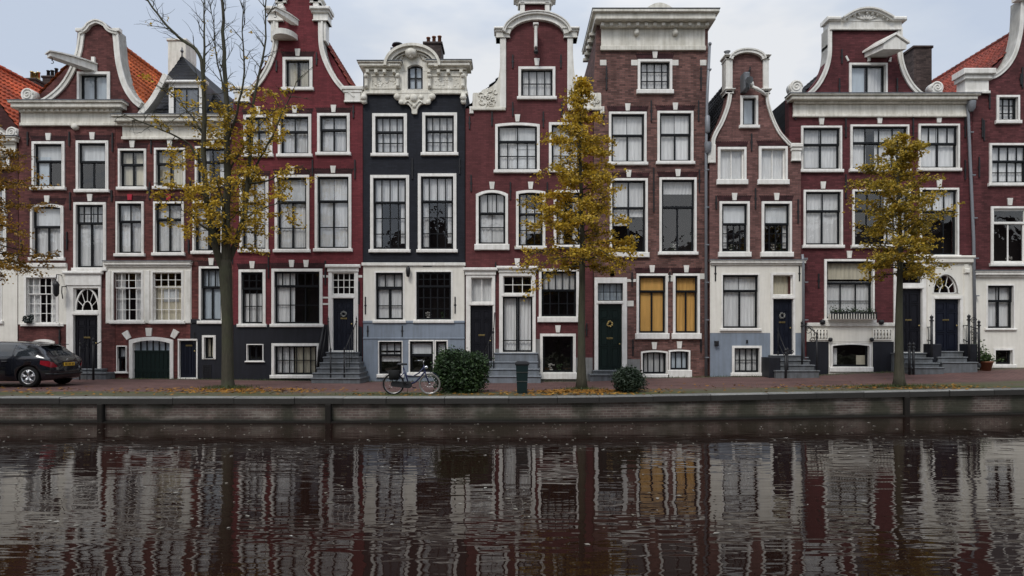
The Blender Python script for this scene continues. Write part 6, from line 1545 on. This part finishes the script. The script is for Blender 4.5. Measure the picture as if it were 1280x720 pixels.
vs = []; pr = [(-.15, .085, .02), (-.1, .10, .035), (0, .075, .025), (.08, .04, .02), (.14, .022, .012)]
for u, w_, hh in pr: vs += [B(-.27 + u, .87, -w_), B(-.27 + u, .87 + hh + .03, -w_ * .6), B(-.27 + u, .87 + hh + .035, w_ * .6), B(-.27 + u, .87, w_)]
m.add(vs, [(i * 4 + k, i * 4 + (k + 1) % 4, i * 4 + 4 + (k + 1) % 4, i * 4 + 4 + k) for i in range(4) for k in range(4)] + [(0, 1, 2, 3), (19, 18, 17, 16)], True); m.build('saddle', M['iron'], bk)
m = MB(); m.tube([head_t, B(.345, .95), B(.37, .99)], .012, 6)
m.tube([B(.15, 1.0, -.30), B(.26, 1.01, -.27), B(.37, .99, -.12), B(.38, .99, 0), B(.37, .99, .12), B(.26, 1.01, .27), B(.15, 1.0, .30)], .011, 6); hbar = m.build('handlebar', M['chrome'], bk)
for s_ in (-1, 1): m = MB(); m.tube([B(.12, .998, .305 * s_), B(.22, 1.006, .285 * s_)], .017, 6); m.build('grip', M['iron'], hbar)
m = MB(); m.lathe([(0, by - .05), (.05, by - .05), (.055, by + .03), (0, by + .04)], bx + .43, zg + .80, 10, 'y'); m.build('front_lamp', M['chrome'], bk)
m = MB(); m.tube([B(-.30, .71, -.06), B(-.75, .70, -.06)], .006, 5); m.tube([B(-.30, .71, .06), B(-.75, .70, .06)], .006, 5)
for u in (-.36, -.5, -.64, -.75): m.tube([B(u, .705, -.06), B(u, .705, .06)], .005, 4)
for s_ in (-.06, .06): m.tube([B(-.70, .70, s_), B(-.53, wr, s_ * .7)], .007, 4)
m.build('rear_rack', M['iron'], bk)
for s_ in (-1, 1):
    m = MB(); vs = []
    for z, g, t in ((.44, .10, .05), (.46, .13, .09), (.58, .145, .10), (.70, .14, .09), (.72, .12, .04)):
        c_ = .085 * s_ + s_ * t / 2; vs += [B(-.50 - g, z, c_ - t / 2), B(-.50 + g, z, c_ - t / 2), B(-.50 + g, z, c_ + t / 2), B(-.50 - g, z, c_ + t / 2)]
    m.add(vs, [(i * 4 + k, i * 4 + (k + 1) % 4, i * 4 + 4 + (k + 1) % 4, i * 4 + 4 + k) for i in range(4) for k in range(4)] + [(3, 2, 1, 0), (16, 17, 18, 19)], True); m.build('saddle_bag', M['tyre'], bk)
m = MB(); pts = [(bx - .53 + .075 * math.cos(a), ZC + .075 * math.sin(a)) for a in [math.radians(90 + 180 * i / 10) for i in range(11)]] + [(bx - .08 + .10 * math.cos(a), zg + .29 + .10 * math.sin(a)) for a in [math.radians(-90 + 180 * i / 10) for i in range(11)]]
m.prism(pts, by - .055, by - .04); m.build('chain_case', M['iron'], bk)
m = MB(); m.tube([B(-.08, .29, -.06), B(-.08, .29, .06)], .014, 6)
for s_ in (-1, 1): a = .6 if s_ > 0 else .6 + 3.14; m.tube([B(-.08, .29, .065 * s_), B(-.08 + .17 * math.cos(a), .29 - .17 * math.sin(a), .075 * s_)], .009, 5); e_ = (-.08 + .17 * math.cos(a), .29 - .17 * math.sin(a)); m.box(bx + e_[0] - .045, bx + e_[0] + .045, by + .08 * s_ - (.09 if s_ < 0 else 0), by + .08 * s_ + (.09 if s_ > 0 else 0), zg + e_[1] - .012, zg + e_[1] + .012)
m.build('pedals', M['iron'], bk)
m = MB(); m.tube([B(-.10, .27, .03), B(-.16, .02, .16)], .009, 5); m.build('kickstand', M['chrome'], bk); bk.scale = (.94, .94, .94)

# ------------------------------------------------------------------ parked car
car_y0, car_x0 = -4.5, -14.38         # near side, rear end
zg = gz(-15, -3.7) + .005
car = empty('parked_car', (car_x0 - 2.1, car_y0 + .88, zg), 'black hatchback car parked at the left by the white and plum house', 'car')
stn = [  # s from the rear, half width low, half width belt, bottom z, belt z, top z, half width of the roof edge
 (0.00, .50, .48, .36, .60, .62, .38), (0.03, .66, .64, .30, .74, .77, .50), (0.09, .79, .77, .25, .86, .90, .56), (0.18, .84, .81, .22, .91, .99, .57), (0.32, .865, .83, .20, .935, 1.13, .57), (0.50, .875, .845, .19, .94, 1.26, .57),
 (0.70, .88, .85, .18, .94, 1.345, .575), (1.0, .885, .855, .18, .935, 1.40, .585), (1.5, .885, .86, .18, .925, 1.425, .595), (2.0, .885, .86, .18, .915, 1.42, .60), (2.4, .885, .86, .18, .905, 1.37, .59), (2.8, .885, .855, .18, .90, 1.20, .60), (3.1, .885, .85, .18, .895, 1.0, .68),
 (3.3, .88, .84, .18, .88, .94, .70), (3.7, .86, .81, .19, .83, .88, .66), (4.0, .82, .75, .20, .76, .80, .58), (4.18, .74, .66, .24, .68, .71, .48), (4.26, .58, .52, .32, .58, .60, .36)]
def cat(s_):
    for i in range(len(stn) - 1):
        if s_ <= stn[i + 1][0] or i == len(stn) - 2:
            a, b, c, d = stn[max(0, i - 1)], stn[i], stn[i + 1], stn[min(len(stn) - 1, i + 2)]; t = (s_ - b[0]) / (c[0] - b[0])
            sl = lambda p, q_, k: (q_[k] - p[k]) / (q_[0] - p[0] or 1)
            out = []
            for k in range(1, 7):
                m0 = sl(a, c, k) * (c[0] - b[0]) if a is not b else sl(b, c, k) * (c[0] - b[0]); m1 = sl(b, d, k) * (c[0] - b[0]) if d is not c else sl(b, c, k) * (c[0] - b[0])
                t2, t3 = t * t, t * t * t; out.append((2 * t3 - 3 * t2 + 1) * b[k] + (t3 - 2 * t2 + t) * m0 + (-2 * t3 + 3 * t2) * c[k] + (t3 - t2) * m1)
            return out
def sect(s_):
    w0, wb, zb, zl, zt, wr_ = cat(s_); m_ = (zb + zl) / 2
    return [(0, zb), (w0 - .14, zb), (w0 - .04, zb + .06), (w0 - .012, m_ - .12), (w0, m_), (w0 - .006, m_ + .14), (wb + .012, zl - .06), (wb, zl), (lerp(wb, wr_, .5) + .012, lerp(zl, zt, .52)), (wr_, zt - .045), (wr_ - .08, zt - .012), (wr_ * .5, zt + .012), (0, zt + .018)]
cyc = car_y0 + .885
def cp(s_, yv, zv): return (car_x0 - s_, cyc + yv, zg + zv)
ss = [0, .015, .03, .05, .07, .09, .12, .15, .18, .22, .26, .32, .38, .44, .5, .56, .63, .7, .8, .9, 1.0, 1.15, 1.3, 1.5, 1.7, 1.9, 2.1, 2.3, 2.5, 2.7, 2.85, 3.0, 3.1, 3.2, 3.3, 3.45, 3.6, 3.8, 3.95, 4.08, 4.18, 4.23, 4.26]
m = MB(); vs = []; rows = []
for s_ in ss:
    h_ = sect(s_); full = [(-a, b) for a, b in h_] + [(a, b) for a, b in h_[-2:0:-1]]
    rows.append(len(full)); vs += [cp(s_, a, b) for a, b in full]
n = rows[0]
fs = [(i * n + k, i * n + (k + 1) % n, (i + 1) * n + (k + 1) % n, (i + 1) * n + k) for i in range(len(ss) - 1) for k in range(n)]
m.add(vs, fs + [tuple(range(n)), tuple(range(len(vs) - 1, len(vs) - n - 1, -1))], True)
cpnt, nt, out = nodes('black_car_paint'); b = bsdf(nt, out, mixc(nt, noise(nt, N(nt, 'ShaderNodeTexCoord').outputs['Object'], 3, 4), (.004, .005, .009), (.008, .009, .014)), .22, .5); b.inputs['Coat Weight'].default_value = .8; b.inputs['Coat Roughness'].default_value = .05
body = m.build('body', cpnt, car)
WX = [(.72), (3.36)]; WR = .325
for s_ in WX:                                      # wheel arches are cut out of the body
    for sd in (-1, 1):
        c_ = MB(); yy = cyc + sd * .885; c_.lathe([(0, yy - .26), (.375, yy - .26), (.375, yy + .26), (0, yy + .26)], car_x0 - s_, zg + WR + .01, 28, 'y', smooth=False)
        cut = c_.build('wheel_arch_cutter', None, origin=tuple(car.location)); md = body.modifiers.new('cut', 'BOOLEAN'); md.operation = 'DIFFERENCE'; md.solver = 'EXACT'; md.object = cut
bpy.context.view_layer.update()
body.location = (0, 0, 0)
dg = bpy.context.evaluated_depsgraph_get(); me2 = bpy.data.meshes.new_from_object(body.evaluated_get(dg)); body.modifiers.clear(); body.data = me2
if not me2.materials: me2.materials.append(cpnt)
for o_ in [o_ for o_ in bpy.data.objects if o_.name.startswith('wheel_arch_cutter')]: bpy.data.objects.remove(o_)
def skin(name, mat, srange, idx, frac, off, both=True, n=10, parent=None):
    m = MB()
    for sd in ((-1, 1) if both else (-1,)):
        vs = []; K_ = 7
        for i in range(n + 1):
            s_ = lerp(srange[0], srange[1], i / n); h_ = sect(s_)
            for j in range(K_):
                f0, f1 = frac(s_) if callable(frac) else frac; t = lerp(f0, f1, j / (K_ - 1)) * (idx[1] - idx[0]) + idx[0]; k = min(len(h_) - 2, int(t)); a, b = h_[k], h_[k + 1]; u = t - k
                vs.append(cp(s_ - (off if s_ < .12 else 0), sd * (lerp(a[0], b[0], u) + off), lerp(a[1], b[1], u) + off * .3))
        m.add(vs, [(i * K_ + j, i * K_ + j + 1, (i + 1) * K_ + j + 1, (i + 1) * K_ + j) for i in range(n) for j in range(K_ - 1)], True)
    for pc in m.pieces(): o_ = pc.build(name, mat, parent or car)
    return o_
cg, nt, out = nodes('car_glass'); b = bsdf(nt, out, mixc(nt, noise(nt, N(nt, 'ShaderNodeTexCoord').outputs['Object'], 2.5, 3), (.010, .012, .014), (.035, .042, .05)), .04, .9)
wf = lambda s_: (.08, lerp(.5, .86, min(1, max(0, (s_ - .45) / .35))))
skin('side_window', cg, (.50, 1.18), (7, 9), wf, .006); skin('side_window', cg, (1.24, 2.02), (7, 9), (.08, .88), .006); skin('side_window', cg, (2.08, 2.86), (7, 9), lambda s_: (.08, lerp(.88, .5, max(0, (s_ - 2.4) / .46))), .006)
m = MB(); vs = []; K_ = 9                           # rear window, wraps over the hatch
for i in range(9):
    s_ = lerp(.17, .60, i / 8); h_ = sect(s_)
    for j in range(K_): t = lerp(-1, 1, j / (K_ - 1)); w_ = h_[10][0] * .98; vs.append(cp(s_ - .008, t * w_, lerp(h_[12][1], h_[10][1], t * t) + .008))
m.add(vs, [(i * K_ + j, i * K_ + j + 1, (i + 1) * K_ + j + 1, (i + 1) * K_ + j) for i in range(8) for j in range(K_ - 1)], True); m.build('rear_window', cg, car)
m = MB(); m.add([cp(.56, a, b) for a, b in ((-.5, 1.335), (.5, 1.335), (.46, 1.35), (-.46, 1.35))] + [cp(.30, a, b) for a, b in ((-.46, 1.325), (.46, 1.325), (.44, 1.345), (-.44, 1.345))] , [(0, 1, 2, 3), (7, 6, 5, 4), (0, 4, 5, 1), (1, 5, 6, 2), (2, 6, 7, 3), (3, 7, 4, 0)]); m.build('roof_spoiler', cpnt, car)
tl, nt, out = nodes('tail_light_red'); b = bsdf(nt, out, mixc(nt, noise(nt, N(nt, 'ShaderNodeTexCoord').outputs['Object'], 20, 2), (.16, .006, .012), (.30, .015, .025)), .12, .6)
for sd in (-1, 1):
    m = MB(); vs = []
    ks = [.012, .03, .05, .08, .12, .17, .23, .30, .36]
    for i, s_ in enumerate(ks):
        h_ = sect(s_); zl = h_[7][1]; w_ = h_[6][0]; z0_, z1_ = (.62, .80) if s_ < .1 else (lerp(.63, .72, (s_ - .1) / .26), lerp(.82, .84, (s_ - .1) / .26))
        z1_ = min(z1_, zl - .015)
        def wat(z):
            for k in range(2, 7):
                if h_[k][1] <= z <= h_[k + 1][1]: return lerp(h_[k][0], h_[k + 1][0], (z - h_[k][1]) / max(1e-6, h_[k + 1][1] - h_[k][1]))
            return h_[7][0]
        for z in (z0_, (z0_ + z1_) / 2, z1_): vs.append(cp(s_ - .012, sd * (wat(z) + .008), z))
    m.add(vs, [(i * 3 + k, i * 3 + 3 + k, i * 3 + 4 + k, i * 3 + 1 + k) for i in range(len(ks) - 1) for k in (0, 1)], True)
    m.build('tail_light', tl, car)
m = MB(); m.bbox(-.26, .26, 0, .02, 0, .11, .004)
npv = [(car_x0 + .012 + p[1], cyc + p[0], zg + .66 + p[2]) for p in m.v]
m2 = MB(); m2.add([(car_x0 + .020 - p[1], cyc + .0 + p[0], zg + .645 + p[2]) for p in m.v], m.f); pl_ = m2.build('number_plate', plain('plate_yellow', (.62, .38, .04), .4, .4), car)
m = MB(); rr = random.Random(4)
for i in range(8):
    if i in (2, 5): continue
    u = -.2 + i * .056; m.box(car_x0 + .0205, car_x0 + .0225, cyc + u - .015, cyc + u + .015, zg + .67, zg + .735)
m.build('plate_characters', M['iron'], pl_)
m = MB(); m.tube([cp(.03, -.70, .40), cp(-.01, -.5, .40), cp(-.025, 0, .40), cp(-.01, .5, .40), cp(.03, .70, .40)], .03, 8); m.tube([cp(.2, -.85, .42), cp(.08, -.78, .41), cp(.03, -.70, .40)], .025, 8); m.build('bumper_trim', M['iron'], car)
m = MB(); m.lathe([(0, 0), (.05, 0), (.045, .012), (0, .012)], 0, 0, 14); m2 = MB(); m2.add([(car_x0 + .03 - .09 + p[2], cyc + p[0], zg + .83 + p[1]) for p in m.v], m.f, True); m2.build('badge', M['chrome'], car)
for s_ in (1.45, 2.3): m = MB(); m.bbox(car_x0 - s_ - .09, car_x0 - s_ + .09, cyc - .915, cyc - .86, zg + .80, zg + .825, .008); m.build('door_handle', cpnt, car)
m = MB()
for s_ in (1.21, 2.05, 2.98):
    pts = [cp(s_ + (.12 if s_ > 2.9 else 0) * 0, -(sect(s_)[k][0] + .003), sect(s_)[k][1]) for k in (3, 4, 5, 6, 7)]; m.tube(pts, .005, 4)
m.build('door_seam', M['iron'], car)
m = MB(); m.ball(cp(2.72, -.98, .98), .10, 10, sx=.8, sy=1.0, sz=.7); m.build('wing_mirror', cpnt, car)
m = MB(); m.box(car_x0 - 3.9, car_x0 - .4, cyc - .7, cyc + .7, zg + .2, zg + .45); m.build('underbody', M['tyre'], car)
for s_ in WX:
    for sd in (-1, 1):
        cx, cz = car_x0 - s_, zg + WR - .002; yo_ = cyc + sd * .87; yi = cyc + sd * .66
        m = MB(); pr = [(.215, yo_ - sd * .01), (.24, yo_), (.305, yo_), (WR - .004, yo_ - sd * .02), (WR, yo_ - sd * .05), (WR, yi + sd * .03), (.30, yi), (.215, yi)]
        m.lathe(pr, cx, cz, 32, 'y'); wo_ = m.build('wheel', M['tyre'], car)
        m = MB(); m.lathe([(.222, yo_ - sd * .012), (.228, yo_ - sd * .004), (.205, yo_ - sd * .004), (.198, yo_ - sd * .05), (.19, yi)], cx, cz, 32, 'y')
        for i in range(5):
            for da in (-.13, .13):
                a = 6.2832 * i / 5 + .35; c1, s1 = math.cos(a + da * .3), math.sin(a + da * .3); c2, s2 = math.cos(a + da * 1.3), math.sin(a + da * 1.3)
                m.tube([(cx + .03 * c1, yo_ - sd * .02, cz + .03 * s1), (cx + .13 * lerp(c1, c2, .6), yo_ - sd * .012, cz + .13 * lerp(s1, s2, .6)), (cx + .215 * c2, yo_ - sd * .012, cz + .215 * s2)], [.026, .022, .02], 6)
        m.lathe([(0, yo_ - sd * .004), (.045, yo_ - sd * .006), (.05, yo_ - sd * .03)], cx, cz, 12, 'y')
        m.build('rim', plain('alloy', (.62, .62, .63), .3, .5, .9), wo_)
        m = MB(); m.lathe([(0, yi + sd * .06), (.19, yi + sd * .06), (.19, yi + sd * .08), (0, yi + sd * .08)], cx, cz, 20, 'y'); m.build('brake_disc', M['lead'], wo_)
# ------------------------------------------------------------------ world, sun, camera
sun_dir = Vector((-.35, -.8, 1.0)).normalized()      # towards the veiled sun, behind the camera to the left
w = bpy.data.worlds.new('World'); scene.world = w; w.use_nodes = True
nt = w.node_tree; nt.nodes.clear(); wo = nt.nodes.new('ShaderNodeOutputWorld'); bg = nt.nodes.new('ShaderNodeBackground'); L(nt, bg.outputs[0], wo.inputs[0])
sky = nt.nodes.new('ShaderNodeTexSky'); sky.sky_type = 'NISHITA'; sky.sun_disc = False
sky.sun_elevation = math.asin(sun_dir.z); sky.sun_rotation = math.atan2(sun_dir.x, sun_dir.y)
sky.dust_density = 3; sky.air_density = 1.2
tc = nt.nodes.new('ShaderNodeTexCoord'); v = tc.outputs['Generated']
sp = nt.nodes.new('ShaderNodeSeparateXYZ'); L(nt, v, sp.inputs[0])
cl = noise(nt, mapped(nt, v, (1.0, 1.0, 2.6)), 2.2, 5, .55)
cl2 = noise(nt, mapped(nt, v, (1.0, 1.0, 2.0)), 1.1, 3, .5)
ad = N(nt, 'ShaderNodeMath', operation='ADD'); L(nt, cl, ad.inputs[0]); L(nt, cl2, ad.inputs[1])
cloud = ramp(nt, ad.outputs[0], ((.44, (.575, .65, .78)), (.5, (.67, .73, .825)), (.555, (.86, .875, .90))))
half = N(nt, 'ShaderNodeMath', operation='MULTIPLY'); half.inputs[1].default_value = .5; L(nt, ad.outputs[0], half.inputs[0])
L(nt, half.outputs[0], nt.nodes['Color Ramp'].inputs[0])
cloud = mixc(nt, 1.0, cloud, (10, 10, 10), 'MULTIPLY')
up = ramp(nt, sp.outputs[2], ((.40, .5), (.95, 1.0)))
up = mixc(nt, 1.0, up, (2, 2, 2), 'MULTIPLY')
cloud = mixc(nt, 1.0, cloud, up, 'MULTIPLY')
L(nt, mixc(nt, .9, sky.outputs[0], cloud), bg.inputs[0]); bg.inputs[1].default_value = .1
sl = bpy.data.lights.new('overcast_sun', 'SUN'); sl.energy = 1.6; sl.angle = math.radians(16); sl.color = (1.0, .97, .92)
so = bpy.data.objects.new('overcast_sun', sl); COL.objects.link(so); so.rotation_euler = sun_dir.to_track_quat('Z', 'Y').to_euler()
cam = bpy.data.cameras.new('camera'); cam.lens = 24; cam.sensor_width = 36; cam.shift_y = (HOR - 360) / 1280; cam.clip_end = 3000; cam.clip_start = .1
co = bpy.data.objects.new('camera', cam); COL.objects.link(co); co.location = (0, -D, EYE); co.rotation_euler = (math.radians(90), 0, 0)
scene.camera = co
scene.render.engine = 'CYCLES'
scene.view_settings.view_transform = 'Standard'; scene.view_settings.look = 'None'; scene.view_settings.exposure = 0; scene.view_settings.gamma = 1
scene.cycles.max_bounces = 8; scene.cycles.transparent_max_bounces = 12; scene.cycles.use_denoising = True
scene.render.resolution_x = 1024; scene.render.resolution_y = 576
